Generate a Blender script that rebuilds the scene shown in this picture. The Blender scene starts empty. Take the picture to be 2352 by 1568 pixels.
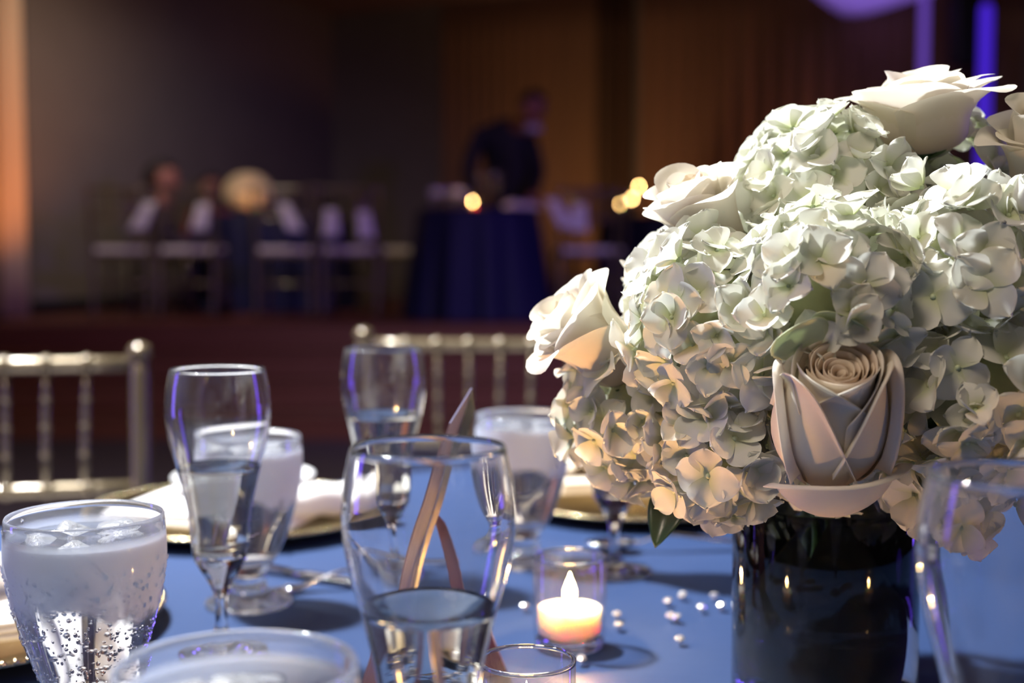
import bpy, bmesh, math, random
from mathutils import Vector, Matrix, Quaternion
random.seed(11)
C = bpy.context.scene.collection
S = bpy.context.scene
PI = math.pi
R = math.radians

# ------------------------------------------------------------------ camera, exposure, world, lights
CAMZ = 1.052                       # eye height; table top at 0.76
TZ = 0.76
FPX = 3000.0
PITCH = math.atan(204.0 / FPX)
cam = bpy.data.cameras.new('camera')
cam.sensor_width = 36.0
cam.lens = 36.0 * FPX / 2352.0
cam.clip_start = 0.02
cam.clip_end = 100
cam.dof.use_dof = True
cam.dof.focus_distance = 0.715
cam.dof.aperture_fstop = cam.lens * 0.001 / 0.0105
cam.dof.aperture_blades = 0
camo = bpy.data.objects.new('camera', cam)
C.objects.link(camo)
camo.location = (0, 0, CAMZ)
camo.rotation_euler = (PI / 2 - PITCH, 0, 0)
S.camera = camo
S.view_settings.view_transform = 'Standard'
S.view_settings.look = 'None'
S.view_settings.gamma = 1.0
S.view_settings.use_curve_mapping = False
S.view_settings.exposure = 0.0
S.cycles.max_bounces = 16
S.cycles.transmission_bounces = 14
S.cycles.transparent_max_bounces = 24
S.cycles.diffuse_bounces = 4
S.cycles.glossy_bounces = 8
S.cycles.caustics_reflective = True
S.cycles.caustics_refractive = True
S.cycles.blur_glossy = 0.6
S.cycles.sample_clamp_indirect = 5.0

W = bpy.data.worlds.new('room_ambience')
S.world = W
W.use_nodes = True
bg = W.node_tree.nodes['Background']
bg.inputs[0].default_value = (0.75, 0.62, 0.72, 1)
bg.inputs[1].default_value = 0.02


def lamp(name, kind, loc, target, energy, color, size=0.3, sizey=None, angle=60, blend=0.5):
    L = bpy.data.lights.new(name, kind)
    L.energy = energy
    L.color = color
    if kind == 'AREA':
        L.size = size
        if sizey:
            L.shape = 'RECTANGLE'
            L.size_y = sizey
        else:
            L.shape = 'DISK'
    elif kind == 'SPOT':
        L.shadow_soft_size = size
        L.spot_size = R(angle)
        L.spot_blend = blend
    else:
        L.shadow_soft_size = size
    o = bpy.data.objects.new(name, L)
    C.objects.link(o)
    o.location = loc
    d = Vector(target) - Vector(loc)
    o.rotation_euler = d.to_track_quat('-Z', 'Y').to_euler()
    return o


# track spot over the table, high behind it on the left
lamp('track_spot', 'AREA', (-1.25, 1.75, 3.42), (0.05, 0.9, 0.85), 300, (0.95, 0.98, 1.0), 0.26)
lamp('chair_track_spot', 'SPOT', (-1.38, 2.75, 3.42), (-0.60, 2.15, 0.85), 620, (0.95, 0.97, 1.0), 0.12, angle=42, blend=0.7)
# soft fill light added over the camera side to lift the bouquet front
lamp('camera_side_fill', 'AREA', (-1.3, -0.7, 3.3), (0.25, 0.9, 0.9), 48, (1.0, 0.82, 0.66), 1.0)
# blue uplight bars at both sides of the hall
lamp('blue_bar_east', 'AREA', (2.6, 1.9, 1.35), (0.0, 0.9, 0.9), 13, (0.17, 0.07, 1.0), 0.28, 1.6)
lamp('blue_bar_west', 'AREA', (-2.6, 1.3, 1.35), (0.0, 0.9, 0.9), 13, (0.17, 0.08, 1.0), 0.28, 1.6)
# stage
lamp('amber_uplight', 'SPOT', (-2.9, 7.75, 0.72), (-3.75, 9.2, 2.0), 120, (1.0, 0.33, 0.07), 0.05, angle=58, blend=0.9)
lamp('warm_wall_wash', 'SPOT', (0.22, 10.9, 0.72), (0.95, 12.4, 1.8), 50, (1.0, 0.58, 0.28), 0.1, angle=88, blend=1.0)
lamp('warm_curtain_wash', 'SPOT', (3.7, 9.9, 0.8), (2.0, 11.7, 1.1), 85, (1.0, 0.40, 0.15), 0.1, angle=95, blend=1.0)
lamp('blue_stage_wash', 'SPOT', (2.6, 3.2, 2.6), (-0.9, 9.0, 0.8), 380, (0.19, 0.08, 1.0), 0.15, angle=46, blend=0.9)
lamp('stage_downlight', 'SPOT', (-2.0, 7.6, 3.45), (-2.3, 10.2, 1.2), 130, (1.0, 0.80, 0.66), 0.15, angle=80, blend=0.9)
lamp('left_wall_fill', 'SPOT', (-2.7, 8.3, 3.4), (-3.35, 10.6, 1.7), 60, (1.0, 0.84, 0.72), 0.15, angle=70, blend=1.0)  # fill added to raise the tone of the left wall
lamp('warm_step_fill', 'AREA', (0.0, 4.6, 3.45), (-0.2, 8.2, 0.6), 16, (1.0, 0.42, 0.22), 0.8)  # warm fill added to redden the stage steps


def P(px, py, y):
    """World point seen at that pixel of the photograph at a distance y in front of the eye."""
    a = (px - 1176) / FPX
    b = -(py - 784) / FPX
    c, s = math.cos(PITCH), math.sin(PITCH)
    dy = c + b * s
    dz = -s + b * c
    k = y / dy
    return Vector((a * k, y, CAMZ + dz * k))


def T(px, y, z=TZ):
    """Point on a level plane: sideways from the pixel column, at distance y."""
    return Vector(((px - 1176) / FPX * y, y, z))


# ------------------------------------------------------------------ materials
MATS = {}


def nt(name):
    m = bpy.data.materials.new(name)
    m.use_nodes = True
    t = m.node_tree
    b = t.nodes['Principled BSDF']
    return m, t, b


def pm(name, col, rough=0.5, metal=0.0, var=0.15, scale=40.0, bump=0.0, bscale=None, trans=0.0, ior=1.45,
       sss=0.0, sheen=0.0, coat=0.0, stretch=(1, 1, 1), emit=None, estr=0.0):
    m, t, b = nt(name)
    tc = t.nodes.new('ShaderNodeTexCoord')
    mp = t.nodes.new('ShaderNodeMapping')
    mp.inputs['Scale'].default_value = stretch
    t.links.new(tc.outputs['Object'], mp.inputs[0])
    nz = t.nodes.new('ShaderNodeTexNoise')
    nz.inputs['Scale'].default_value = scale
    nz.inputs['Detail'].default_value = 5
    t.links.new(mp.outputs[0], nz.inputs['Vector'])
    mx = t.nodes.new('ShaderNodeMix')
    mx.data_type = 'RGBA'
    c0 = [max(0, c * (1 - var)) for c in col]
    c1 = [min(1, c * (1 + var)) for c in col]
    mx.inputs[6].default_value = (*c0, 1)
    mx.inputs[7].default_value = (*c1, 1)
    t.links.new(nz.outputs[0], mx.inputs[0])
    t.links.new(mx.outputs[2], b.inputs['Base Color'])
    b.inputs['Roughness'].default_value = rough
    b.inputs['Metallic'].default_value = metal
    b.inputs['Transmission Weight'].default_value = trans
    b.inputs['IOR'].default_value = ior
    if sss:
        b.inputs['Subsurface Weight'].default_value = sss
        b.inputs['Subsurface Radius'].default_value = (0.02, 0.012, 0.007)
        b.inputs['Subsurface Scale'].default_value = 1.0
    if sheen:
        b.inputs['Sheen Weight'].default_value = sheen
    if coat:
        b.inputs['Coat Weight'].default_value = coat
    if emit:
        b.inputs['Emission Color'].default_value = (*emit, 1)
        b.inputs['Emission Strength'].default_value = estr
    if bump:
        n2 = t.nodes.new('ShaderNodeTexNoise')
        n2.inputs['Scale'].default_value = bscale or scale * 4
        n2.inputs['Detail'].default_value = 4
        t.links.new(mp.outputs[0], n2.inputs['Vector'])
        bp = t.nodes.new('ShaderNodeBump')
        bp.inputs['Strength'].default_value = bump
        bp.inputs['Distance'].default_value = 0.01
        t.links.new(n2.outputs[0], bp.inputs['Height'])
        t.links.new(bp.outputs[0], b.inputs['Normal'])
    MATS[name] = m
    return m


def glass_mat(name, ior=1.5, col=(1, 1, 1), rough=0.0, haze=0.0):
    m = bpy.data.materials.new(name)
    m.use_nodes = True
    t = m.node_tree
    t.nodes.remove(t.nodes['Principled BSDF'])
    g = t.nodes.new('ShaderNodeBsdfGlass')
    g.inputs['IOR'].default_value = ior
    g.inputs['Color'].default_value = (*col, 1)
    nz = t.nodes.new('ShaderNodeTexNoise')
    nz.inputs['Scale'].default_value = 60
    mr = t.nodes.new('ShaderNodeMapRange')
    mr.inputs[3].default_value = rough
    mr.inputs[4].default_value = rough + 0.015
    t.links.new(nz.outputs[0], mr.inputs[0])
    t.links.new(mr.outputs[0], g.inputs['Roughness'])
    out = g
    if haze:                                       # fingerprints and wiping marks
        df = t.nodes.new('ShaderNodeBsdfDiffuse')
        df.inputs[0].default_value = (0.85, 0.86, 0.9, 1)
        tc = t.nodes.new('ShaderNodeTexCoord')
        mp = t.nodes.new('ShaderNodeMapping')
        mp.inputs['Scale'].default_value = (1, 1, 0.35)
        t.links.new(tc.outputs['Object'], mp.inputs[0])
        n2 = t.nodes.new('ShaderNodeTexNoise')
        n2.inputs['Scale'].default_value = 70
        n2.inputs['Detail'].default_value = 9
        t.links.new(mp.outputs[0], n2.inputs['Vector'])
        m2 = t.nodes.new('ShaderNodeMapRange')
        m2.inputs[1].default_value = 0.42
        m2.inputs[2].default_value = 0.75
        m2.inputs[3].default_value = haze * 0.35
        m2.inputs[4].default_value = haze * 2.5
        t.links.new(n2.outputs[0], m2.inputs[0])
        ms = t.nodes.new('ShaderNodeMixShader')
        t.links.new(m2.outputs[0], ms.inputs[0])
        t.links.new(g.outputs[0], ms.inputs[1])
        t.links.new(df.outputs[0], ms.inputs[2])
        out = ms
    t.links.new(out.outputs[0], t.nodes['Material Output'].inputs[0])
    MATS[name] = m
    return m


def thin_glass(name, tint=(1, 1, 1), haze=0.0, ior=1.5):
    """Thin-walled glass: straight-through transmission, Fresnel reflection, a trace of haze from handling."""
    m = bpy.data.materials.new(name)
    m.use_nodes = True
    t = m.node_tree
    t.nodes.remove(t.nodes['Principled BSDF'])
    tr = t.nodes.new('ShaderNodeBsdfTransparent')
    tr.inputs[0].default_value = (*tint, 1)
    gl = t.nodes.new('ShaderNodeBsdfGlossy')
    gl.inputs['Roughness'].default_value = 0.02
    lw = t.nodes.new('ShaderNodeLayerWeight')
    lw.inputs[0].default_value = 0.5
    pw = t.nodes.new('ShaderNodeMath')
    pw.operation = 'POWER'
    pw.inputs[1].default_value = 5.0
    fr = t.nodes.new('ShaderNodeMath')
    fr.operation = 'MULTIPLY_ADD'
    fr.inputs[1].default_value = 0.96
    fr.inputs[2].default_value = 0.055
    t.links.new(lw.outputs['Facing'], pw.inputs[0])
    t.links.new(pw.outputs[0], fr.inputs[0])
    mx = t.nodes.new('ShaderNodeMixShader')
    t.links.new(fr.outputs[0], mx.inputs[0])
    t.links.new(tr.outputs[0], mx.inputs[1])
    t.links.new(gl.outputs[0], mx.inputs[2])
    out = mx
    if haze:
        df = t.nodes.new('ShaderNodeBsdfDiffuse')
        df.inputs[0].default_value = (0.8, 0.82, 0.86, 1)
        tl = t.nodes.new('ShaderNodeBsdfTranslucent')
        tl.inputs[0].default_value = (0.8, 0.82, 0.86, 1)
        ad = t.nodes.new('ShaderNodeMixShader')
        t.links.new(df.outputs[0], ad.inputs[1])
        t.links.new(tl.outputs[0], ad.inputs[2])
        nz = t.nodes.new('ShaderNodeTexNoise')
        tc = t.nodes.new('ShaderNodeTexCoord')
        nz.inputs['Scale'].default_value = 45
        nz.inputs['Detail'].default_value = 8
        t.links.new(tc.outputs['Object'], nz.inputs['Vector'])
        mr = t.nodes.new('ShaderNodeMapRange')
        mr.inputs[1].default_value = 0.35
        mr.inputs[2].default_value = 0.8
        mr.inputs[3].default_value = haze * 0.3
        mr.inputs[4].default_value = haze * 2
        t.links.new(nz.outputs[0], mr.inputs[0])
        m2 = t.nodes.new('ShaderNodeMixShader')
        t.links.new(mr.outputs[0], m2.inputs[0])
        t.links.new(mx.outputs[0], m2.inputs[1])
        t.links.new(ad.outputs[0], m2.inputs[2])
        out = m2
    t.links.new(out.outputs[0], t.nodes['Material Output'].inputs[0])
    MATS[name] = m
    return m


def fogged_glass(name, z0, z1):
    """Clear goblet glass with a film of chill fog on its upper half."""
    m = bpy.data.materials.new(name)
    m.use_nodes = True
    t = m.node_tree
    t.nodes.remove(t.nodes['Principled BSDF'])
    g = t.nodes.new('ShaderNodeBsdfGlass')
    g.inputs['IOR'].default_value = 1.5
    g.inputs['Roughness'].default_value = 0.0
    df = t.nodes.new('ShaderNodeBsdfDiffuse')
    df.inputs[0].default_value = (0.86, 0.91, 1.0, 1)
    tl = t.nodes.new('ShaderNodeBsdfTranslucent')
    tl.inputs[0].default_value = (0.86, 0.91, 1.0, 1)
    mf = t.nodes.new('ShaderNodeMixShader')
    mf.inputs[0].default_value = 0.55
    t.links.new(df.outputs[0], mf.inputs[1])
    t.links.new(tl.outputs[0], mf.inputs[2])
    tc = t.nodes.new('ShaderNodeTexCoord')
    sp = t.nodes.new('ShaderNodeSeparateXYZ')
    t.links.new(tc.outputs['Object'], sp.inputs[0])
    nz = t.nodes.new('ShaderNodeTexNoise')
    nz.inputs['Scale'].default_value = 28
    nz.inputs['Detail'].default_value = 6
    t.links.new(tc.outputs['Object'], nz.inputs['Vector'])
    md = t.nodes.new('ShaderNodeMath')
    md.operation = 'MULTIPLY_ADD'
    md.inputs[1].default_value = 0.055
    t.links.new(nz.outputs[0], md.inputs[0])
    t.links.new(sp.outputs[2], md.inputs[2])
    mr = t.nodes.new('ShaderNodeMapRange')
    mr.interpolation_type = 'SMOOTHSTEP'
    mr.inputs[1].default_value = z0 + 0.027
    mr.inputs[2].default_value = z0 + 0.036
    mr.inputs[3].default_value = 0.03
    mr.inputs[4].default_value = 0.78
    t.links.new(md.outputs[0], mr.inputs[0])
    m2 = t.nodes.new('ShaderNodeMapRange')
    m2.inputs[1].default_value = z1
    m2.inputs[2].default_value = z1 + 0.006
    m2.inputs[3].default_value = 1
    m2.inputs[4].default_value = 0.12
    t.links.new(sp.outputs[2], m2.inputs[0])
    mm = t.nodes.new('ShaderNodeMath')
    mm.operation = 'MULTIPLY'
    t.links.new(mr.outputs[0], mm.inputs[0])
    t.links.new(m2.outputs[0], mm.inputs[1])
    mx = t.nodes.new('ShaderNodeMixShader')
    t.links.new(mm.outputs[0], mx.inputs[0])
    t.links.new(g.outputs[0], mx.inputs[1])
    t.links.new(mf.outputs[0], mx.inputs[2])
    t.links.new(mx.outputs[0], t.nodes['Material Output'].inputs[0])
    MATS[name] = m
    return m


def petal_mat(name, tip, base, length, transl=0.35, edge=None):
    """Petal: colour runs from its base to its tip along the petal's own axis; light passes through."""
    m, t, b = nt(name)
    tc = t.nodes.new('ShaderNodeTexCoord')
    sp = t.nodes.new('ShaderNodeSeparateXYZ')
    t.links.new(tc.outputs['Object'], sp.inputs[0])
    mr = t.nodes.new('ShaderNodeMapRange')
    mr.inputs[1].default_value = 0.0
    mr.inputs[2].default_value = length
    t.links.new(sp.outputs[1] if edge is None else sp.outputs[2], mr.inputs[0])
    nz = t.nodes.new('ShaderNodeTexNoise')
    nz.inputs['Scale'].default_value = 120
    oi = t.nodes.new('ShaderNodeObjectInfo')
    t.links.new(tc.outputs['Object'], nz.inputs['Vector'])
    mx = t.nodes.new('ShaderNodeMix')
    mx.data_type = 'RGBA'
    mx.inputs[6].default_value = (*base, 1)
    mx.inputs[7].default_value = (*tip, 1)
    t.links.new(mr.outputs[0], mx.inputs[0])
    m3 = t.nodes.new('ShaderNodeMix')
    m3.data_type = 'RGBA'
    m3.blend_type = 'MULTIPLY'
    m3.inputs[7].default_value = (0.96, 0.97, 0.90, 1)
    t.links.new(mx.outputs[2], m3.inputs[6])
    t.links.new(oi.outputs['Random'], m3.inputs[0])
    b.inputs['Roughness'].default_value = 0.55
    b.inputs['Specular IOR Level'].default_value = 0.25
    t.links.new(m3.outputs[2], b.inputs['Base Color'])
    bp = t.nodes.new('ShaderNodeBump')
    bp.inputs['Strength'].default_value = 0.15
    bp.inputs['Distance'].default_value = 0.002
    t.links.new(nz.outputs[0], bp.inputs['Height'])
    t.links.new(bp.outputs[0], b.inputs['Normal'])
    tl = t.nodes.new('ShaderNodeBsdfTranslucent')
    t.links.new(m3.outputs[2], tl.inputs[0])
    ms = t.nodes.new('ShaderNodeMixShader')
    ms.inputs[0].default_value = transl
    t.links.new(b.outputs[0], ms.inputs[1])
    t.links.new(tl.outputs[0], ms.inputs[2])
    t.links.new(ms.outputs[0], t.nodes['Material Output'].inputs[0])
    MATS[name] = m
    return m


GLASS = glass_mat('clear_glass', 1.5)
THIN = thin_glass('thin_glass', (0.95, 0.95, 0.97), 0.003)
SMUDGE = glass_mat('smudged_glass', 1.5, haze=0.022)
FOG = fogged_glass('chilled_goblet_glass', 0.086, 0.127)
WATER = glass_mat('water', 1.33, (0.985, 0.99, 1.0))
WINE = glass_mat('sparkling_wine', 1.34, (0.97, 0.965, 0.90))
ICE = pm('ice', (0.88, 0.91, 0.97), 0.25, trans=0.72, ior=1.31, var=0.05, bump=0.4, bscale=160)
DROP = glass_mat('water_drop', 1.33)
CRYSTAL = pm('sparkle_metallic_crystal', (0.95, 0.95, 0.97), 0.22, 0.75, var=0.05)  # metallic white put into the crystals to imitate their sparkle
PETAL = petal_mat('hydrangea_petal', (0.84, 0.84, 0.78), (0.62, 0.67, 0.38), 0.009, 0.32)
ROSEP = petal_mat('rose_petal', (0.90, 0.85, 0.77), (0.86, 0.71, 0.56), 0.035, 0.30, edge=1)
ROSEIN = petal_mat('rose_heart_petal', (0.90, 0.78, 0.66), (0.70, 0.38, 0.23), 0.035, 0.30, edge=1)
GUARD = petal_mat('rose_guard_petal', (0.70, 0.76, 0.50), (0.60, 0.66, 0.36), 0.035, 0.25, edge=1)
BUTTON = pm('floret_button', (0.50, 0.58, 0.36), 0.5)
STALK = pm('pale_green_stalk', (0.42, 0.46, 0.26), 0.6, var=0.3, scale=90)
STEM = pm('green_stem', (0.06, 0.12, 0.03), 0.45)
LEAF = pm('dark_leaf', (0.020, 0.050, 0.026), 0.35, var=0.4, scale=60, coat=0.2)
LINING = pm('wet_lining_leaf', (0.034, 0.036, 0.016), 0.4, var=0.6, scale=30, stretch=(1, 1, 0.25))
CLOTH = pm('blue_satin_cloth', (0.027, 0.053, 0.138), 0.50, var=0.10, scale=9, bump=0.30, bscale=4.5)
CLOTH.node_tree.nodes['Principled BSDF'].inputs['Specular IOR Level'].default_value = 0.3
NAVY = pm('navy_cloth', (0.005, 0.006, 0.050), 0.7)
LINEN = pm('white_linen', (0.80, 0.78, 0.76), 0.8, var=0.04, bump=0.15, bscale=900)
CREAM = pm('cream_linen', (0.74, 0.64, 0.50), 0.8, var=0.05, bump=0.15, bscale=900)
CARD = pm('white_card', (0.86, 0.86, 0.86), 0.6, var=0.02)
GOLD = pm('pale_gold_metal', (0.66, 0.53, 0.31), 0.17, 1.0, var=0.06)
GOLDCHAIR = pm('gold_lacquer', (0.15, 0.115, 0.066), 0.28, 0.5, var=0.08, coat=0.8)
SILVER = pm('silver_cutlery', (0.86, 0.86, 0.88), 0.14, 1.0, var=0.03)
MAUVE = pm('mauve_panel', (0.10, 0.085, 0.16), 0.45, 0.0, var=0.1)
PORC = pm('porcelain', (0.80, 0.80, 0.80), 0.15, var=0.02, coat=0.5)
WAX = pm('candle_wax', (0.93, 0.80, 0.68), 0.5, var=0.03, sss=0.9)
WICK = pm('burnt_wick', (0.02, 0.015, 0.012), 0.9)
CUSHION = pm('ivory_cushion', (0.70, 0.66, 0.62), 0.8)
WALLM = pm('dark_painted_wall', (0.16, 0.14, 0.12), 0.8, var=0.12, scale=3, bump=0.1)
CEILM = pm('ceiling_paint', (0.30, 0.20, 0.16), 0.85, var=0.08, scale=3)
CURTAIN = pm('brown_curtain', (0.24, 0.13, 0.07), 0.75, var=0.2, scale=5, stretch=(6, 6, 0.3), sheen=0.2)
SHADEDCURTAIN = pm('shade_tinted_curtain', (0.085, 0.048, 0.028), 0.8, var=0.2, scale=5, stretch=(6, 6, 0.3))  # curtain brown darkened to stand for shade in the fold gap
DRAPE = pm('pale_drape', (0.55, 0.42, 0.28), 0.8, var=0.12, scale=6, stretch=(5, 5, 0.3))
CARPET = pm('dark_carpet', (0.075, 0.055, 0.075), 0.95, var=0.35, scale=60, bump=0.4)
WOOD = pm('red_stained_wood', (0.15, 0.045, 0.028), 0.42, var=0.35, scale=10, stretch=(0.4, 8, 8))
SUIT = pm('dark_suit', (0.016, 0.017, 0.022), 0.8)
SHIRT = pm('white_shirt', (0.6, 0.56, 0.6), 0.8)
SKIN = pm('skin', (0.30, 0.12, 0.085), 0.55, var=0.06)
HAIR = pm('dark_hair', (0.014, 0.010, 0.009), 0.5)
REDTOP = pm('red_top', (0.32, 0.02, 0.03), 0.8)
DARKTOP = pm('dark_top', (0.035, 0.022, 0.04), 0.8)
SAIL = pm('white_sail_fabric', (0.72, 0.70, 0.76), 0.8, var=0.04)
BLACKM = pm('black_speaker_paint', (0.012, 0.012, 0.015), 0.5)


def emission(name, col, strength):
    m = bpy.data.materials.new(name)
    m.use_nodes = True
    t = m.node_tree
    t.nodes.remove(t.nodes['Principled BSDF'])
    e = t.nodes.new('ShaderNodeEmission')
    e.inputs[0].default_value = (*col, 1)
    e.inputs[1].default_value = strength
    t.links.new(e.outputs[0], t.nodes['Material Output'].inputs[0])
    MATS[name] = m
    return m


FLAME = emission('candle_flame', (1.0, 0.60, 0.20), 130)
TUBEB = emission('blue_tube_light', (0.10, 0.03, 1.0), 0.62)
TUBEP = emission('violet_tube_light', (0.22, 0.10, 0.72), 0.55)


# ------------------------------------------------------------------ builders
def link(o, parent=None):
    C.objects.link(o)
    if parent:
        o.parent = parent
    return o


def mk(name, v, f, mat, parent=None, smooth=True):
    me = bpy.data.meshes.new(name)
    me.from_pydata([tuple(p) for p in v], [], f)
    if smooth:
        me.polygons.foreach_set('use_smooth', [True] * len(me.polygons))
    me.materials.append(mat)
    me.update()
    return link(bpy.data.objects.new(name, me), parent)


def tag(o, label, cat, group=None):
    o['label'] = label
    o['category'] = cat
    if group:
        o['group'] = group
    return o


def thing(name, loc, label, cat, group=None, rz=0.0):
    o = bpy.data.objects.new(name, None)
    o.empty_display_size = 0.05
    C.objects.link(o)
    o.location = loc
    o.rotation_euler = (0, 0, rz)
    return tag(o, label, cat, group)


def struct(o):
    o['kind'] = 'structure'
    return o


def dup(root, loc=None, rz=None, label=None, group=None):
    def rec(o, par):
        c = o.copy()
        C.objects.link(c)
        if par:
            c.parent = par
        for ch in list(o.children):
            rec(ch, c)
        return c
    r = rec(root, None)
    if loc is not None:
        r.location = loc
    if rz is not None:
        r.rotation_euler = (0, 0, rz)
    if label:
        r['label'] = label
    if group:
        r['group'] = group
    return r


def lathe_data(prof, n=48, cap0=True, cap1=True):
    """Revolve (r, z) points; r = 0 ends become poles."""
    v, f, rings = [], [], []
    for r, z in prof:
        if r < 1e-7:
            rings.append([len(v)])
            v.append((0, 0, z))
        else:
            rings.append(list(range(len(v), len(v) + n)))
            v += [(r * math.cos(2 * PI * k / n), r * math.sin(2 * PI * k / n), z) for k in range(n)]
    for a, b in zip(rings, rings[1:]):
        if len(a) == 1 and len(b) == 1:
            continue
        for k in range(n):
            k2 = (k + 1) % n
            if len(a) == 1:
                f.append((a[0], b[k2], b[k]))
            elif len(b) == 1:
                f.append((a[k], a[k2], b[0]))
            else:
                f.append((a[k], a[k2], b[k2], b[k]))
    return v, f


def spline(pts, sub=4):
    """Catmull-Rom through 2-D or 3-D points."""
    out = []
    n = len(pts)
    for i in range(n - 1):
        p0, p1, p2, p3 = pts[max(i - 1, 0)], pts[i], pts[i + 1], pts[min(i + 2, n - 1)]
        for s in range(sub):
            t = s / sub
            out.append(tuple(0.5 * (2 * b + (c - a) * t + (2 * a - 5 * b + 4 * c - d) * t * t + (3 * b - a - 3 * c + d) * t ** 3)
                             for a, b, c, d in zip(p0, p1, p2, p3)))
    out.append(tuple(pts[-1]))
    return out


def tube_data(pts, rad, n=8, flat=1.0):
    pts = [Vector(p) for p in pts]
    if not isinstance(rad, (list, tuple)):
        rad = [rad] * len(pts)
    v, f = [], []
    up = None
    for i, p in enumerate(pts):
        d = (pts[min(i + 1, len(pts) - 1)] - pts[max(i - 1, 0)]).normalized()
        if up is None:
            up = Vector((0, 0, 1)) if abs(d.z) < 0.9 else Vector((1, 0, 0))
        a = d.cross(up).normalized()
        b = a.cross(d).normalized()
        up = b
        for k in range(n):
            q = 2 * PI * k / n
            v.append(p + a * math.cos(q) * rad[i] + b * math.sin(q) * rad[i] * flat)
    for i in range(len(pts) - 1):
        for k in range(n):
            k2 = (k + 1) % n
            f.append((i * n + k, i * n + k2, (i + 1) * n + k2, (i + 1) * n + k))
    f.append(tuple(reversed(range(n))))
    f.append(tuple((len(pts) - 1) * n + k for k in range(n)))
    return v, f


def tube(name, pts, rad, mat, parent=None, n=8, flat=1.0):
    v, f = tube_data(pts, rad, n, flat)
    return mk(name, v, f, mat, parent)


def box(name, size, mat, parent=None, loc=(0, 0, 0), bev=0.0, rot=None):
    bm = bmesh.new()
    bmesh.ops.create_cube(bm, size=1)
    bmesh.ops.scale(bm, vec=size, verts=bm.verts)
    if bev:
        bmesh.ops.bevel(bm, geom=list(bm.edges), offset=bev, segments=2, affect='EDGES', profile=0.5)
    me = bpy.data.meshes.new(name)
    bm.to_mesh(me)
    bm.free()
    me.materials.append(mat)
    o = link(bpy.data.objects.new(name, me), parent)
    o.location = loc
    if rot:
        o.rotation_euler = rot
    return o


def lathe(name, prof, mat, parent=None, n=48):
    v, f = lathe_data(prof, n)
    return mk(name, v, f, mat, parent)


def grid_data(fn, nu, nv):
    v = [fn(i / (nu - 1), j / (nv - 1)) for j in range(nv) for i in range(nu)]
    f = [(j * nu + i, j * nu + i + 1, (j + 1) * nu + i + 1, (j + 1) * nu + i) for j in range(nv - 1) for i in range(nu - 1)]
    return v, f


def skin_body(name, joints, edges, mat, parent, sub=2):
    """One continuous figure: skeleton joints (point, radius) grown into a surface."""
    me = bpy.data.meshes.new(name)
    me.from_pydata([tuple(p) for p, r in joints], edges, [])
    o = link(bpy.data.objects.new(name, me), parent)
    md = o.modifiers.new('grow', 'SKIN')
    md.use_smooth_shade = True
    for i, (p, r) in enumerate(joints):
        sv = me.skin_vertices[0].data[i]
        sv.radius = r if isinstance(r, tuple) else (r, r)
        sv.use_root = (i == 0)
    sd = o.modifiers.new('smooth', 'SUBSURF')
    sd.levels = sub
    sd.render_levels = sub
    me.materials.append(mat)
    return o


# ------------------------------------------------------------------ the hall
STZ = 0.60                       # stage floor
fl = struct(mk('floor', [(-9, -4, 0), (9, -4, 0), (9, 7.35, 0), (-9, 7.35, 0)], [(0, 1, 2, 3)], CARPET))
v = [(-9, 7.3, -0.05), (9, 7.3, -0.05), (9, 16, -0.05), (-9, 16, -0.05)]
stage = struct(box('stage_floor', (18, 7.8, 0.10), WOOD, None, (0, 12.1, STZ - 0.05)))
for k, (yy, zz) in enumerate(((7.9, 0.45), (7.6, 0.30), (7.3, 0.15))):
    st = box('step', (18, 0.32 if k else 0.32, 0.035), WOOD, stage, (0, yy + 0.15 - 12.1, zz - 0.0175 - (STZ - 0.05)), 0.006)
    box('riser', (18, 0.02, 0.115), WOOD, stage, (0, yy + 0.015 - 12.1, zz - 0.0925 - (STZ - 0.05)))
box('riser', (18, 0.02, 0.1), WOOD, stage, (0, 8.21 - 12.1, 0.5 - (STZ - 0.05)))

CZ = 3.55
corner = Vector((-1.9, 14.0, 0))
lw_end = Vector((-3.52, 9.55, 0))
bw_dir = Vector((2.0, -1.1, 0)).normalized()
bw_end = corner + bw_dir * 9.0


def wall_quad(name, a, b, z0, z1, mat, th=0.1):
    d = (b - a).normalized()
    n = Vector((-d.y, d.x, 0)) * th
    pts = [a, b, b + n, a + n]
    v = [(p.x, p.y, z0) for p in pts] + [(p.x, p.y, z1) for p in pts]
    f = [(0, 3, 2, 1), (4, 5, 6, 7), (0, 1, 5, 4), (1, 2, 6, 5), (2, 3, 7, 6), (3, 0, 4, 7)]
    return struct(mk(name, v, f, mat, smooth=False))


wall_quad('wall_left', corner, lw_end, STZ, CZ, WALLM, -0.1)
wall_quad('wall_back', corner, bw_end, STZ, CZ, WALLM, 0.1)
wall_quad('trim_1', lw_end + Vector((-0.02, -0.02, 0)), lw_end + Vector((-0.10, -0.10, 0)), STZ, CZ, BLACKM, -0.12)
struct(mk('ceiling', [(-9, -4, CZ), (-9, 16, CZ), (9, 16, CZ), (9, -4, CZ), (-9, -4, CZ + .1), (-9, 16, CZ + .1), (9, 16, CZ + .1), (9, -4, CZ + .1)],
          [(0, 1, 2, 3), (7, 6, 5, 4)], CEILM, smooth=False))
wall_quad('baseboard_left', corner + Vector((0.015, -0.006, 0)), lw_end + Vector((0.015, -0.006, 0)), STZ, STZ + 0.1, BLACKM, -0.02)


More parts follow.
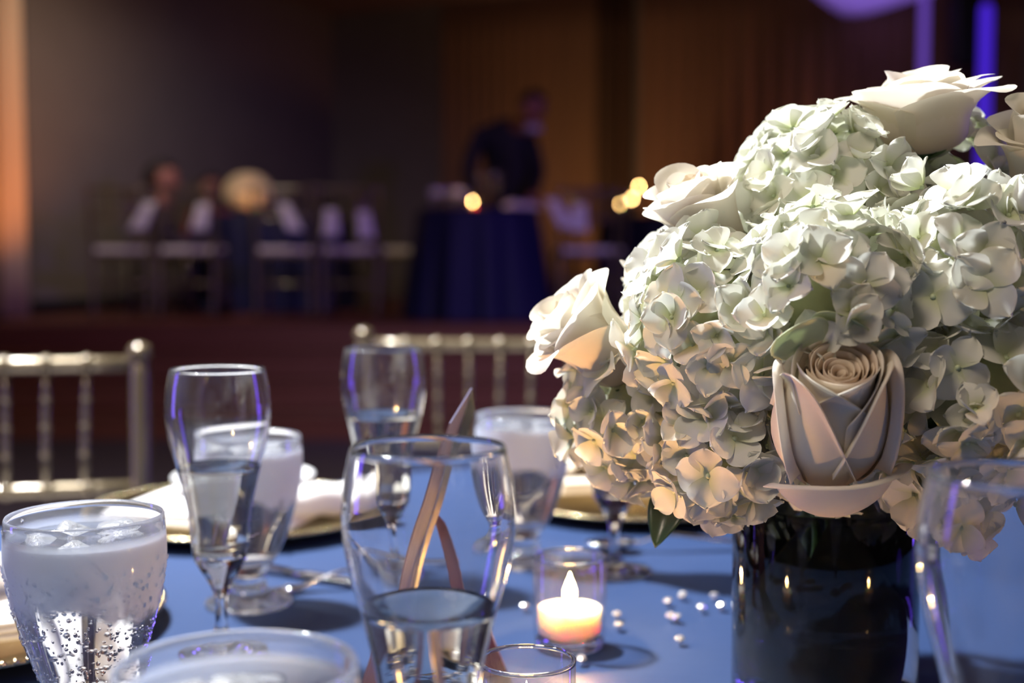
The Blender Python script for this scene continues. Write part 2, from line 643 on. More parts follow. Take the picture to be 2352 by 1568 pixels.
def curtain(name, a, b, z0, z1, mat, folds, amp, label, seed=0):
    rnd = random.Random(seed)
    d = b - a
    L = d.length
    d.normalize()
    n = Vector((d.y, -d.x, 0))
    if n.y > 0:
        n = -n
    ph = [rnd.uniform(0, 6.28) for _ in range(4)]
    nu = max(40, int(folds * 10))

    def fn(u, w):
        o = amp * (math.sin(folds * 2 * PI * u + 0.8 * math.sin(9 * u + ph[0])) + 0.35 * math.sin(folds * 4.4 * PI * u + ph[1])) * (0.75 + 0.25 * (1 - w))
        p = a + d * (u * L) + n * (o + amp * 1.4)
        return (p.x, p.y, z0 + (z1 - z0) * w)
    v, f = grid_data(fn, nu, 8)
    o = mk(name, v, f, mat)
    m = o.modifiers.new('thickness', 'SOLIDIFY')
    m.thickness = 0.006
    return tag(o, label, 'curtain')


dr = bw_dir
curtain('curtain', corner + dr * 3.12, corner + dr * 3.48, STZ + 0.01, CZ - 0.02, SHADEDCURTAIN, 4, 0.05,
        'narrow brown curtain with fold shade in its colour, bunched in deep folds at the middle of the back wall', 1)
curtain('curtain', corner + dr * 3.55, corner + dr * 6.9, STZ + 0.01, CZ - 0.02, CURTAIN, 20, 0.04,
        'wide brown pleated curtain behind the white flowers along the back wall', 2)
curtain('curtain', corner + dr * 1.35, corner + dr * 3.08, STZ + 0.01, CZ - 0.02, CURTAIN, 13, 0.008,
        'flat brown curtain lit warm behind the standing person in a suit', 5)
curtain('drape', Vector((-4.55, 9.15, 0)), Vector((-3.40, 9.2, 0)), STZ + 0.01, CZ - 0.02, DRAPE, 6, 0.05,
        'pale drape glowing orange from an uplight at the end of the dark wall', 3)

# uplight fixture that lights the drape
t = thing('uplight', (-3.5, 8.72, STZ), 'small black floor uplight under the orange drape', 'light')
box('body', (0.14, 0.14, 0.05), BLACKM, t, (0, 0, 0.025), 0.008)

t = thing('uplight', (0.22, 10.86, STZ), 'small black floor uplight behind the standing person', 'light')
box('body', (0.14, 0.14, 0.05), BLACKM, t, (0, 0, 0.025), 0.008)

# sail hung from the ceiling and two tube lights
a = P(1950, 45, 11.5)
b = a + Vector((-0.48, -0.9, 0.02)) * 3.0
c = a + Vector((0.26, -0.9, 0.0)) * 3.2
sv, sf = [], []
N = 10
for i in range(N + 1):
    for j in range(N + 1 - i):
        u_, w_ = i / N, j / N
        p = a + (b - a) * u_ + (c - a) * w_
        p.z += 0.25 * u_ * w_
        sv.append(p)
idx = {}
k = 0
for i in range(N + 1):
    for j in range(N + 1 - i):
        idx[(i, j)] = k
        k += 1
for i in range(N):
    for j in range(N - i):
        sf.append((idx[(i, j)], idx[(i + 1, j)], idx[(i, j + 1)]))
        if (i + 1, j + 1) in idx:
            sf.append((idx[(i + 1, j)], idx[(i + 1, j + 1)], idx[(i, j + 1)]))
sl = mk('ceiling_sail', sv, sf, SAIL)
tag(sl, 'white fabric sail hung under the ceiling and lit violet', 'sail')
m_ = sl.modifiers.new('thickness', 'SOLIDIFY')
m_.thickness = 0.01
lamp('violet_sail_wash', 'SPOT', (2.85, 10.25, 0.9), (2.82, 10.5, 3.1), 120, (0.36, 0.20, 1.0), 0.1, angle=46, blend=0.8)


def tube_light(px, ytop, ybot_z, wpx, mat, label, y):
    top = P(px, ytop, y)
    r = wpx / 2 * y / FPX
    t = thing('tube_light', (top.x, y, STZ), label, 'light')
    h = top.z - STZ
    lathe('tube', [(0, 0.12), (r, 0.12), (r, h - r), (r * 0.7, h - 0.3 * r), (0, h)], mat, t, 20)
    lathe('base', [(0, 0), (r * 3, 0), (r * 3, 0.04), (r * 1.15, 0.06), (r * 1.15, 0.13), (0, 0.13)], BLACKM, t, 20)
    return t


tube_light(2125, -60, 0, 20, TUBEP, 'slim violet tube light standing before the brown curtain', 9.6)
tube_light(2266, 6, 0, 27, TUBEB, 'thick deep blue tube light beside the black loudspeaker', 9.6)
sp_ = P(2215, 60, 10.3)
t = thing('loudspeaker', (sp_.x, 10.3, STZ), 'black loudspeaker on a pole between the violet and blue tubes', 'speaker')
box('cabinet', (0.20, 0.22, 0.62), BLACKM, t, (0, 0, sp_.z - STZ), 0.02)
tube('pole', [(0, 0, 0.02), (0, 0, sp_.z - STZ - 0.3)], 0.02, BLACKM, t)
lathe('base', [(0, 0), (0.22, 0), (0.22, 0.015), (0.03, 0.03), (0, 0.03)], BLACKM, t, 24)


# ------------------------------------------------------------------ chairs
def make_chair(label):
    """Origin on the floor below the seat centre; the back is towards +y."""
    t = thing('chiavari_chair', (0, 0, 0), label, 'chair')
    BY = 0.19
    hw = 0.20

    def bamboo(pts_n, a, b, r, knots, n=10):
        a, b = Vector(a), Vector(b)
        pts, rad = [], []
        ks = sorted(knots)
        ts = [0.0]
        for k in ks:
            ts += [k - 0.026, k - 0.018, k - 0.008, k + 0.008, k + 0.018, k + 0.026]
        ts.append(1.0)
        for q in ts:
            pts.append(a.lerp(b, q))
            near = min((abs(q - k) for k in ks), default=1)
            rad.append(r * (1.32 if near < 0.012 else 1.0))
        return tube_data(pts, rad, n)
    for s in (-1, 1):
        # rear leg runs up as the back post, ending in a round finial
        pts = [(s * 0.185, BY + 0.035, 0), (s * 0.19, BY, 0.45), (s * hw, BY + 0.02, 0.66), (s * hw, BY + 0.045, 0.875)]
        sp = spline(pts, 6)
        sp += [(s * hw, BY + 0.046, 0.882), (s * hw, BY + 0.047, 0.889), (s * hw, BY + 0.048, 0.899), (s * hw, BY + 0.049, 0.907), (s * hw, BY + 0.049, 0.911)]
        rad = [0.0165] * 19 + [0.013, 0.0185, 0.0195, 0.014, 0.004]
        v, f = tube_data(sp, rad, 12)
        mk('back_post', v, f, GOLDCHAIR, t)
        v, f = bamboo(0, (s * 0.185, -0.19, 0), (s * 0.185, -0.18, 0.44), 0.015, (0.35, 0.7))
        mk('leg', v, f, GOLDCHAIR, t)
        v, f = bamboo(0, (s * 0.185, -0.185, 0.20), (s * 0.186, BY + 0.02, 0.20), 0.009, (0.5,))
        mk('stretcher', v, f, GOLDCHAIR, t)
    v, f = bamboo(0, (-0.185, -0.186, 0.24), (0.185, -0.186, 0.24), 0.009, (0.33, 0.66))
    mk('stretcher', v, f, GOLDCHAIR, t)
    v, f = bamboo(0, (-0.186, BY + 0.018, 0.24), (0.186, BY + 0.018, 0.24), 0.009, (0.33, 0.66))
    mk('stretcher', v, f, GOLDCHAIR, t)
    sx = (-0.12, -0.06, 0.0, 0.06, 0.12)
    v, f = bamboo(0, (-hw, BY + 0.045, 0.878), (hw, BY + 0.045, 0.878), 0.0125, [(x + hw) / (2 * hw) for x in sx])
    mk('top_rail', v, f, GOLDCHAIR, t)
    v, f = bamboo(0, (-hw, BY + 0.024, 0.685), (hw, BY + 0.024, 0.685), 0.011, [(x + hw) / (2 * hw) for x in sx])
    mk('lower_rail', v, f, GOLDCHAIR, t)
    for x in sx:
        v, f = bamboo(0, (x * 0.95, BY + 0.024, 0.685), (x, BY + 0.045, 0.878), 0.0068, (0.28, 0.5, 0.72), 8)
        mk('spindle', v, f, GOLDCHAIR, t)
    box('seat_frame', (0.40, 0.40, 0.03), GOLDCHAIR, t, (0, 0, 0.435), 0.01)
    box('seat_cushion', (0.385, 0.375, 0.04), CUSHION, t, (0, -0.005, 0.47), 0.016)
    return t


chair0 = make_chair('pale gold bamboo-style chair with its back post beside the tall flute')
yaw = R(13)
rp = Vector((-0.586, 2.05, 0))                   # its right-hand back post, in the picture
loc = rp - Matrix.Rotation(yaw, 3, 'Z') @ Vector((0.20, 0.235, 0))
chair0.location = (loc.x, loc.y, 0)
chair0.rotation_euler = (0, 0, yaw)
lp = Vector(((835 - 1176) / FPX * 2.47, 2.47, 0))
yaw2 = R(-1.5)
loc = lp - Matrix.Rotation(yaw2, 3, 'Z') @ Vector((-0.20, 0.235, 0))
chair1 = dup(chair0, (loc.x, loc.y, 0), yaw2, 'pale gold bamboo-style chair behind the flowers and the tilted table sign')

# ------------------------------------------------------------------ the near table
TC = Vector((0.20, 0.85, 0))
TR = 0.93
tb = thing('round_table', (TC.x, TC.y, 0), 'round banquet table under the blue satin cloth', 'table')
lathe('tabletop', [(0, 0.728), (0.90, 0.728), (0.905, 0.735), (0.905, 0.752), (0.90, 0.757), (0, 0.757)], WOOD, tb, 72)
for k in range(4):
    q = PI / 4 + k * PI / 2
    tube('leg', [(0.6 * math.cos(q), 0.6 * math.sin(q), 0), (0.55 * math.cos(q), 0.55 * math.sin(q), 0.729)], 0.018, BLACKM, tb)
# cloth: flat top, rounded edge, hanging skirt with folds
v, f = [], []
NA = 240
rings = [(0.0, 0, 0)] + [(r, 0, 0) for r in (0.08, 0.2, 0.35, 0.5, 0.62, 0.74, 0.84, 0.90)] + [(0.918, 0.003, 0.05), (0.926, 0.02, 0.3)] + \
        [(0.93 + 0.012 * j, 0.02 + 0.118 * j, min(1, 0.35 + 0.14 * j)) for j in range(1, 6)]
v.append((0, 0, TZ))
for (r, dz, w) in rings[1:]:
    for k in range(NA):
        q = 2 * PI * k / NA
        fold = 0.030 * w * (math.sin(17 * q + 0.7 * math.sin(3 * q)) + 0.3 * math.sin(41 * q))
        v.append(((r + fold * (1 if dz > 0 else 0)) * math.cos(q), (r + fold * (1 if dz > 0 else 0)) * math.sin(q), TZ - dz))
for k in range(NA):
    f.append((0, 1 + k, 1 + (k + 1) % NA))
for j in range(len(rings) - 2):
    for k in range(NA):
        a_, b_ = 1 + j * NA + k, 1 + j * NA + (k + 1) % NA
        f.append((a_, a_ + NA, b_ + NA, b_))
cl = mk('tablecloth', v, f, CLOTH)
cl.location = (TC.x, TC.y, 0)
tag(cl, 'blue satin tablecloth covering the near round table', 'tablecloth')
Z0 = TZ + 0.0006

# ------------------------------------------------------------------ glassware
FLUTE_OUT = spline([(0.0335, 0.0), (0.0345, 0.0012), (0.033, 0.003), (0.020, 0.006), (0.0085, 0.011), (0.0048, 0.020), (0.0043, 0.034), (0.0058, 0.046),
                    (0.0105, 0.056), (0.0165, 0.066), (0.0195, 0.074), (0.0225, 0.104), (0.0295, 0.135), (0.0350, 0.156), (0.0376, 0.174), (0.0366, 0.193), (0.0338, 0.2075)], 4)
FLUTE_IN = spline([(0.0328, 0.2078), (0.0355, 0.193), (0.0365, 0.174), (0.0335, 0.156), (0.0280, 0.135), (0.0208, 0.104), (0.0175, 0.080), (0.013, 0.0738), (0.0, 0.0728)], 4)


def inner_r(prof, z):
    pr = sorted((p[1], p[0]) for p in prof)
    for (z0, r0), (z1, r1) in zip(pr, pr[1:]):
        if z0 <= z <= z1:
            return r0 + (r1 - r0) * (z - z0) / max(1e-9, z1 - z0)
    return pr[-1][1]


def fill_profile(prof, level, over=0.0003):
    """Liquid from the inner bottom of the glass up to its level, overlapping the wall by a hair."""
    pts = [(r + over if r > 1e-5 else 0.0, z - over) for r, z in reversed(prof) if z < level]
    rr = inner_r(prof, level)
    pts.append((rr + over, level + 0.0006))
    pts.append((rr - 0.0012, level))
    pts.append((rr * 0.5, level - 0.0001))
    pts.append((0, level - 0.0001))
    return pts


def make_flute(x, y, level, label, group='champagne flutes on the near table', mat=None):
    t = thing('champagne_flute', (x, y, Z0), label, 'glass', group)
    prof = [(0.0, 0.0006), (0.028, 0.0006)] + list(FLUTE_OUT)
    # the stem and bowl base are solid; the bowl is thin
    cut = 0.0745
    low = [p for p in prof if p[1] <= cut]
    lathe('stem_and_foot', low + [(0.0, cut - 0.0005)], GLASS, t, 48)
    bowl_out = [p for p in prof if p[1] > cut]
    lathe('bowl', [(0.0, 0.0748)] + [(bowl_out[0][0] * 0.98, 0.0748)] + bowl_out + [(0.0331, 0.2086)] + list(FLUTE_IN), mat or SMUDGE, t, 64)
    if level:
        lathe('wine', fill_profile([p for p in FLUTE_IN], level), WINE, t, 64)
    return t


fA = T(497, 0.935)
flute0 = make_flute(fA.x, fA.y, 0.138, 'half full champagne flute in front of the ice water goblet and white plate')
fB = T(880, 1.14)
make_flute(fB.x, fB.y, 0.150, 'champagne flute farthest back, just before the gold chair')
fC = T(982, 0.56)
make_flute(fC.x, fC.y, 0.138, 'large near champagne flute of sparkling wine before the table sign')
fD = T(2356, 0.49)
make_flute(fD.x, fD.y, 0.115, 'champagne flute in front of the flower vase, cut by the picture edge')
fH = T(1414, 1.176)
make_flute(fH.x, fH.y, 0.09, 'champagne flute behind the lit candle and under the flowers')

GOB_OUT = spline([(0.0345, 0.0), (0.036, 0.0015), (0.035, 0.0035), (0.026, 0.0065), (0.0175, 0.011), (0.0145, 0.018), (0.0150, 0.026), (0.0185, 0.032), (0.0235, 0.040),
                  (0.0295, 0.052), (0.0360, 0.070), (0.0415, 0.090), (0.0450, 0.110), (0.0455, 0.122), (0.0445, 0.140)], 4)
GOB_IN = spline([(0.0430, 0.1403), (0.0440, 0.122), (0.0434, 0.110), (0.0398, 0.090), (0.0342, 0.070), (0.0276, 0.052), (0.0205, 0.042), (0.012, 0.038), (0.0, 0.037)], 4)


def ice_mesh(seed):
    rnd = random.Random(seed)
    bm = bmesh.new()
    bmesh.ops.create_cube(bm, size=0.022)
    bmesh.ops.bevel(bm, geom=list(bm.edges), offset=0.0045, segments=3, affect='EDGES', profile=0.5)
    for vv in bm.verts:
        vv.co *= 1 + rnd.uniform(-0.03, 0.03)
    me = bpy.data.meshes.new('ice_cube')
    bm.to_mesh(me)
    bm.free()
    me.polygons.foreach_set('use_smooth', [True] * len(me.polygons))
    me.materials.append(ICE)
    return me


ICEM = [ice_mesh(i) for i in range(4)]


def make_goblet(x, y, label, ice_label, level=0.127, nice=6, drops=0, seed=0):
    rnd = random.Random(100 + seed)
    t = thing('water_goblet', (x, y, Z0), label, 'glass', 'ice water goblets on the near table')
    lathe('bowl', [(0.0, 0.0006), (0.028, 0.0006)] + list(GOB_OUT) + [(0.0438, 0.1412)] + list(GOB_IN), FOG, t, 64)
    lathe('water', fill_profile(GOB_IN, level), WATER, t, 64)
    if drops:
        v, f = [], []
        for i in range(drops):
            z = rnd.uniform(0.045, 0.115) if rnd.random() < 0.85 else rnd.uniform(0.02, 0.135)
            q = rnd.uniform(0, 2 * PI)
            rr = inner_r(GOB_OUT, z) + 0.0001
            s = rnd.choice((0.0005, 0.0007, 0.0009, 0.0013))
            el = rnd.uniform(1.0, 1.7)
            nrm = Vector((math.cos(q), math.sin(q), -0.25)).normalized()
            tx = Vector((-math.sin(q), math.cos(q), 0))
            tz = nrm.cross(tx)
            c0 = Vector((rr * math.cos(q), rr * math.sin(q), z))
            b0 = len(v)
            v.append(c0 + nrm * s * 0.62)
            for lev, (a1, h1) in enumerate(((0.62, 0.46), (1.0, 0.0))):
                for k in range(7):
                    w_ = 2 * PI * k / 7
                    v.append(c0 + nrm * s * h1 + (tx * math.cos(w_) + tz * math.sin(w_) * el) * s * a1)
            for k in range(7):
                k2 = (k + 1) % 7
                f.append((b0, b0 + 1 + k, b0 + 1 + k2))
                f.append((b0 + 1 + k, b0 + 8 + k, b0 + 8 + k2, b0 + 1 + k2))
        o = mk('condensation', v, f, DROP, t)
        o['kind'] = 'stuff'
    for i in range(nice):
        q = i * 2 * PI / max(1, nice - 1) + seed
        rr = 0.0 if i == 0 else 0.0235
        o = bpy.data.objects.new('ice_cube', ICEM[(i + seed) % 4])
        C.objects.link(o)
        o.location = (x + rr * math.cos(q), y + rr * math.sin(q), Z0 + level - 0.008 + rnd.uniform(-0.004, 0.004))
        o.rotation_euler = (rnd.uniform(-0.4, 0.4), rnd.uniform(-0.4, 0.4), rnd.uniform(0, 3))
        tag(o, ice_label, 'ice', ice_label.replace('clear ice cube floating in', 'ice in'))
    return t


g1 = T(184, 0.745)
make_goblet(g1.x, g1.y, 'frosted ice water goblet dripping with condensation before the flute', 'clear ice cube floating in the dripping goblet', drops=900, seed=1)
g2 = T(562, 1.07)
make_goblet(g2.x, g2.y, 'ice water goblet standing right behind the half full flute', 'clear ice cube floating in the goblet behind the flute', seed=2)
g3 = T(1203, 1.215)
make_goblet(g3.x, g3.y, 'ice water goblet behind the lit candle, beside the white flowers', 'clear ice cube floating in the goblet behind the candle', seed=3)
g4 = T(530, 0.47)
make_goblet(g4.x, g4.y, 'nearest ice water goblet, only its blurred rim in view', 'clear ice cube floating in the nearest goblet', seed=4)


# ------------------------------------------------------------------ votive candles
def make_votive(loc, label, lit=0.35, group='lit votive candles on the near table', wax_h=0.030):
    t = thing('votive_candle', loc, label, 'candle', group)
    H, RO = 0.068, 0.0273
    lathe('glass_cup', [(0, 0), (0.023, 0), (0.0255, 0.002), (RO - 0.0006, 0.012), (RO, H - 0.001), (RO - 0.001, H), (RO - 0.0022, H - 0.001), (RO - 0.0028, 0.014), (0.021, 0.0085), (0, 0.008)], THIN, t, 48)
    lathe('rim', [(RO + 0.0001, H - 0.0012), (RO + 0.0002, H + 0.0004), (RO - 0.0010, H + 0.0011), (RO - 0.0024, H + 0.0004), (RO - 0.0023, H - 0.0012), (RO - 0.0011, H - 0.0016), (RO + 0.0001, H - 0.0012)], GLASS, t, 48)
    lathe('glass_base', [(0, 0.0002), (0.0225, 0.0002), (0.0249, 0.0025), (0.0252, 0.0068), (0.022, 0.0076), (0, 0.0076)], GLASS, t, 48)
    lathe('wax', [(0, 0.0087), (0.0208, 0.0087), (RO - 0.0036, 0.014), (RO - 0.0034, wax_h), (RO - 0.0050, wax_h + 0.0006), (0.012, wax_h - 0.001), (0, wax_h - 0.0015)], WAX, t, 40)
    tube('wick', [(0, 0, wax_h - 0.002), (0.0003, 0, wax_h + 0.006)], 0.0007, WICK, t, 6)
    lathe('flame', [(0, wax_h + 0.003), (0.0030, wax_h + 0.0045), (0.0050, wax_h + 0.009), (0.0048, wax_h + 0.013), (0.0030, wax_h + 0.0185), (0.0010, wax_h + 0.023), (0, wax_h + 0.0265)], FLAME, t, 16)
    if lit:
        L = bpy.data.lights.new('candle_light', 'POINT')
        L.energy = lit
        L.color = (1.0, 0.50, 0.17)
        L.shadow_soft_size = 0.005
        o = bpy.data.objects.new('candle_light', L)
        C.objects.link(o)
        o.parent = t
        o.location = (0, 0, wax_h + 0.016)
    return t


vpos = T(1311, 0.95, Z0)
vot0 = make_votive(vpos, 'lit votive candle in clear glass between the flute and the vase', 5.5)
vpos2 = T(1210, 0.705, Z0)
make_votive(vpos2, 'nearest votive candle, only its glass rim in view', 6.0)
vpos3 = Vector((0.36, 0.62, Z0))
make_votive(vpos3, 'votive candle in front of the vase, below the picture edge', 2.5)

# ------------------------------------------------------------------ place settings
def make_charger(x, y, label):
    t = thing('charger_plate', (x, y, Z0), label, 'plate', 'gold charger plates')
    lathe('plate', [(0, 0.0), (0.105, 0.0), (0.12, 0.004), (0.160, 0.013), (0.164, 0.0145), (0.162, 0.0165), (0.157, 0.0155), (0.118, 0.0065), (0.104, 0.003), (0, 0.003)], GOLD, t, 96)
    # beaded rim
    v, f = [], []
    for k in range(120):
        q = 2 * PI * k / 120
        c0 = Vector((0.1625 * math.cos(q), 0.1625 * math.sin(q), 0.0160))
        b0 = len(v)
        for d in ((1, 0, 0), (0, 1, 0), (-1, 0, 0), (0, -1, 0), (0, 0, 1), (0, 0, -1)):
            v.append(c0 + Vector(d) * 0.0032)
        for a_, b_ in ((0, 1), (1, 2), (2, 3), (3, 0)):
            f.append((b0 + a_, b0 + b_, b0 + 4))
            f.append((b0 + b_, b0 + a_, b0 + 5))
    o = mk('beaded_rim', v, f, GOLD, t)
    o['kind'] = 'stuff'
    return t


def make_plate(x, y, z, r, label, mat, group=None):
    o = lathe('side_plate', [(0, 0), (r * 0.62, 0), (r * 0.66, 0.003), (r * 0.97, 0.014), (r, 0.0165), (r * 0.985, 0.0178), (r * 0.95, 0.0165), (r * 0.64, 0.006), (r * 0.6, 0.004), (0, 0.004)], mat, None, 64)
    o.location = (x, y, z)
    return tag(o, label, 'plate', group)


def folded_napkin(x, y, z, sx, sy, rz, label, mat=LINEN, th=0.012, seed=0):
    rnd = random.Random(seed)
    t = thing('napkin', (x, y, z), label, 'napkin', None, rz)
    for k in range(3):
        bm = bmesh.new()
        bmesh.ops.create_grid(bm, x_segments=12, y_segments=12, size=0.5)
        for vv in bm.verts:
            vv.co.x *= sx * (1 - 0.02 * k)
            vv.co.y *= sy * (1 - 0.02 * k)
            vv.co.z = k * th / 3 + 0.0008 * math.sin(30 * vv.co.x + k) * math.sin(24 * vv.co.y + 2 * k) + 0.0012
        me = bpy.data.meshes.new('fold')
        bm.to_mesh(me)
        bm.free()
        me.polygons.foreach_set('use_smooth', [True] * len(me.polygons))
        me.materials.append(mat)
        o = link(bpy.data.objects.new('fold', me), t)
        m = o.modifiers.new('thick', 'SOLIDIFY')
        m.thickness = th / 3
        m.offset = 1
        m2 = o.modifiers.new('soft', 'BEVEL')
        m2.width = 0.001
        m2.segments = 2
    return t


def rolled_napkin(p0, p1, r, label, mat=LINEN):
    p0, p1 = Vector(p0), Vector(p1)
    n = 14
    pts = [p0.lerp(p1, k / (n - 1)) + Vector((0, 0, 0.002 * math.sin(k * 1.3))) for k in range(n)]
    rad = [r * (0.80 + 0.2 * math.sin(PI * (0.12 + 0.76 * k / (n - 1)))) for k in range(n)]
    rad[0] *= 0.85
    rad[-1] *= 0.85
    v, f = tube_data(pts, rad, 18, 0.8)
    o = mk('napkin_roll', v, f, mat)
    return tag(o, label, 'napkin')


# setting behind the flutes
c1 = T(545, 1.405)
make_charger(c1.x, c1.y, 'gold charger plate under the white napkin behind the flutes')
nz_ = folded_napkin(c1.x + 0.0, c1.y - 0.03, Z0 + 0.0175, 0.20, 0.20, R(-14), 'flat folded white napkin on the charger behind the flutes')
make_plate(c1.x - 0.0, c1.y + 0.02, Z0 + 0.031, 0.078, 'small white plate on the folded napkin behind the flutes', PORC)
rolled_napkin((c1.x + 0.045, c1.y - 0.115, Z0 + 0.0385), (c1.x + 0.155, c1.y - 0.045, Z0 + 0.0385), 0.021, 'rolled white napkin at the edge of the charger behind the big flute')
# setting by the bouquet
c2 = T(1470, 1.50)
make_charger(c2.x, c2.y, 'gold charger plate with beaded rim behind the candle and vase')
folded_napkin(c2.x - 0.02, c2.y + 0.03, Z0 + 0.0175, 0.17, 0.13, R(10), 'folded cream napkin on the charger behind the candle', CREAM, 0.014)


def fan_napkin(x, y, z, label, mat, w=0.16, h=0.05, seed=0, rz=0.0):
    rnd = random.Random(seed)
    nf = 7

    def fn(u, vv):
        q = (u - 0.5) * 2.2
        zz = h * (0.35 + 0.65 * (0.5 + 0.5 * math.cos(nf * 2 * PI * u))) * math.sin(PI * (0.08 + 0.84 * u)) * (0.25 + 0.75 * math.sin(PI * vv))
        return (w * (u - 0.5) + 0.01 * math.sin(9 * vv + 4 * u), 0.10 * (vv - 0.5) * (1 - 0.35 * u), zz)
    v, f = grid_data(fn, 57, 12)
    o = mk('napkin_fan', v, f, mat)
    o.location = (x, y, z)
    o.rotation_euler = (0, 0, rz)
    m = o.modifiers.new('thick', 'SOLIDIFY')
    m.thickness = 0.002
    m.offset = 1
    return tag(o, label, 'napkin')


fan_napkin(c2.x - 0.045, c2.y + 0.045, Z0 + 0.034, 'crumpled cream napkin heaped on the folded one behind the candle', CREAM, 0.18, 0.055, 3, R(8))
rolled_napkin((c2.x - 0.055, c2.y - 0.09, Z0 + 0.036), (c2.x + 0.075, c2.y - 0.055, Z0 + 0.036), 0.017, 'rolled white napkin on the beaded charger behind the small flute')
# setting at the picture edge
c3 = Vector((-0.437, 0.99, 0))
make_charger(c3.x, c3.y, 'gold charger plate cut by the picture edge behind the dripping goblet')
folded_napkin(c3.x + 0.01, c3.y - 0.03, Z0 + 0.0175, 0.21, 0.17, R(30), 'folded white napkin on the charger behind the dripping goblet')
rolled_napkin((c3.x + 0.0, c3.y - 0.06, Z0 + 0.048), (c3.x + 0.075, c3.y + 0.045, Z0 + 0.048), 0.017, 'rolled white napkin on the folded one behind the dripping goblet')


# ------------------------------------------------------------------ cutlery
def make_fork(x, y, rz, label):
    t = thing('fork', (x, y, Z0), label, 'fork', None, rz)
    tube('handle', spline([(-0.135, 0, 0.003), (-0.10, 0, 0.006), (-0.05, 0, 0.014), (-0.02, 0, 0.015), (0.0, 0, 0.010), (0.018, 0, 0.004), (0.03, 0, 0.003)], 4),
         [0.0062 - 0.0035 * min(1, k / 14) for k in range(17)] + [0.003 + 0.0085 * k / 7 for k in range(8)], SILVER, t, 10, 0.38)
    for k in range(4):
        yy = (k - 1.5) * 0.0058
        tube('tine', spline([(0.027, yy, 0.003), (0.045, yy, 0.0022), (0.062, yy * 0.95, 0.006), (0.074, yy * 0.9, 0.011)], 3), [0.0020] * 7 + [0.0016, 0.0012, 0.0006], SILVER, t, 6, 0.7)
    return t


def make_spoon(x, y, rz, label):
    t = thing('spoon', (x, y, Z0), label, 'spoon', None, rz)
    tube('handle', spline([(-0.15, 0, 0.003), (-0.10, 0, 0.007), (-0.05, 0, 0.013), (-0.02, 0, 0.016), (0.0, 0, 0.011), (0.014, 0, 0.006)], 4),
         [0.0062 - 0.0036 * min(1, k / 14) for k in range(21)], SILVER, t, 10, 0.4)

    def fn(u, w):
        q = u * 2 * PI
        return (0.035 + 0.026 * w * math.cos(q), 0.0175 * w * math.sin(q) * (1 - 0.12 * math.cos(q)), 0.0012 + 0.0085 * w * w)
    v, f = grid_data(fn, 25, 7)
    o = mk('bowl', v, f, SILVER, t)
    m = o.modifiers.new('thick', 'SOLIDIFY')
    m.thickness = 0.001
    return t


def make_knife(x, y, rz, label):
    t = thing('knife', (x, y, Z0), label, 'knife', None, rz)
    tube('handle', [(-0.10, 0, 0.004), (-0.06, 0, 0.0045), (0.0, 0, 0.004)], [0.008, 0.0072, 0.0062], SILVER, t, 10, 0.5)
    tube('blade', [(-0.002, 0, 0.004), (0.02, 0.001, 0.004), (0.08, 0.001, 0.004), (0.105, -0.003, 0.004), (0.115, -0.007, 0.004)], [0.006, 0.0085, 0.0088, 0.006, 0.0012], SILVER, t, 10, 0.12)
    return t


p_ = T(730, 1.115)
make_fork(p_.x, p_.y, R(203), 'silver fork lying on the blue cloth beside the foot of the far flute')
p_ = T(655, 1.165)
make_knife(p_.x, p_.y, R(-30), 'silver knife lying by the goblet foot under the dark charger edge')
p_ = T(1490, 1.262)
make_spoon(p_.x, p_.y, R(183), 'silver spoon lying behind the lit candle, handle towards the vase')

# ------------------------------------------------------------------ crystals strewn on the cloth
bm = bmesh.new()
bmesh.ops.create_cone(bm, cap_ends=True, segments=8, radius1=0.0008, radius2=0.0042, depth=0.0042)
top = [vv for vv in bm.verts if vv.co.z > 0]
gm = bmesh.ops.extrude_face_region(bm, geom=[ff for ff in bm.faces if len(ff.verts) == 8 and ff.calc_center_median().z > 0])
ex = [g for g in gm['geom'] if isinstance(g, bmesh.types.BMVert)]
for vv in ex:
    vv.co.z += 0.0016
    vv.co.x *= 0.62
    vv.co.y *= 0.62
gem = bpy.data.meshes.new('crystal')
bm.normal_update()
bmesh.ops.delete(bm, geom=[ff for ff in bm.faces if len(ff.verts) == 8 and abs(ff.calc_center_median().z - 0.0021) < 1e-5], context='FACES_ONLY')
bm.to_mesh(gem)
bm.free()
gem.materials.append(CRYSTAL)
for k, (px, py) in enumerate(((1421, 1437), (1425, 1463), (1540, 1405), (1546, 1440), (1562, 1444), (1575, 1390), (1618, 1420), (1648, 1392), (1665, 1416), (1568, 1497), (1205, 1417), (1338, 1545))):
    yy = (CAMZ - TZ) * FPX / (py - 580)
    q = T(px, yy, Z0 + 0.0030)
    o = bpy.data.objects.new('crystal', gem)
    C.objects.link(o)
    o.location = q
    o.rotation_euler = (R(random.uniform(-22, 22)), R(random.uniform(-22, 22)), random.uniform(0, 3))
    tag(o, 'tiny cut crystal strewn on the blue cloth around the candle', 'crystal', 'crystals strewn on the blue cloth')

# ------------------------------------------------------------------ table sign with easel back
t = thing('table_sign', (0, 0, 0), 'mauve table sign with gold edges leaning on a rear strut', 'sign')


def prism(name, quad, normal, th, mat, parent):
    q = [Vector(p) for p in quad]
    n = Vector(normal).normalized() * th
    v = q + [p + n for p in q]
    k = len(q)
    f = [tuple(range(k)), tuple(reversed(range(k, 2 * k)))] + [(i, (i + 1) % k, k + (i + 1) % k, k + i) for i in range(k)]
    return mk(name, v, f, mat, parent, smooth=False)


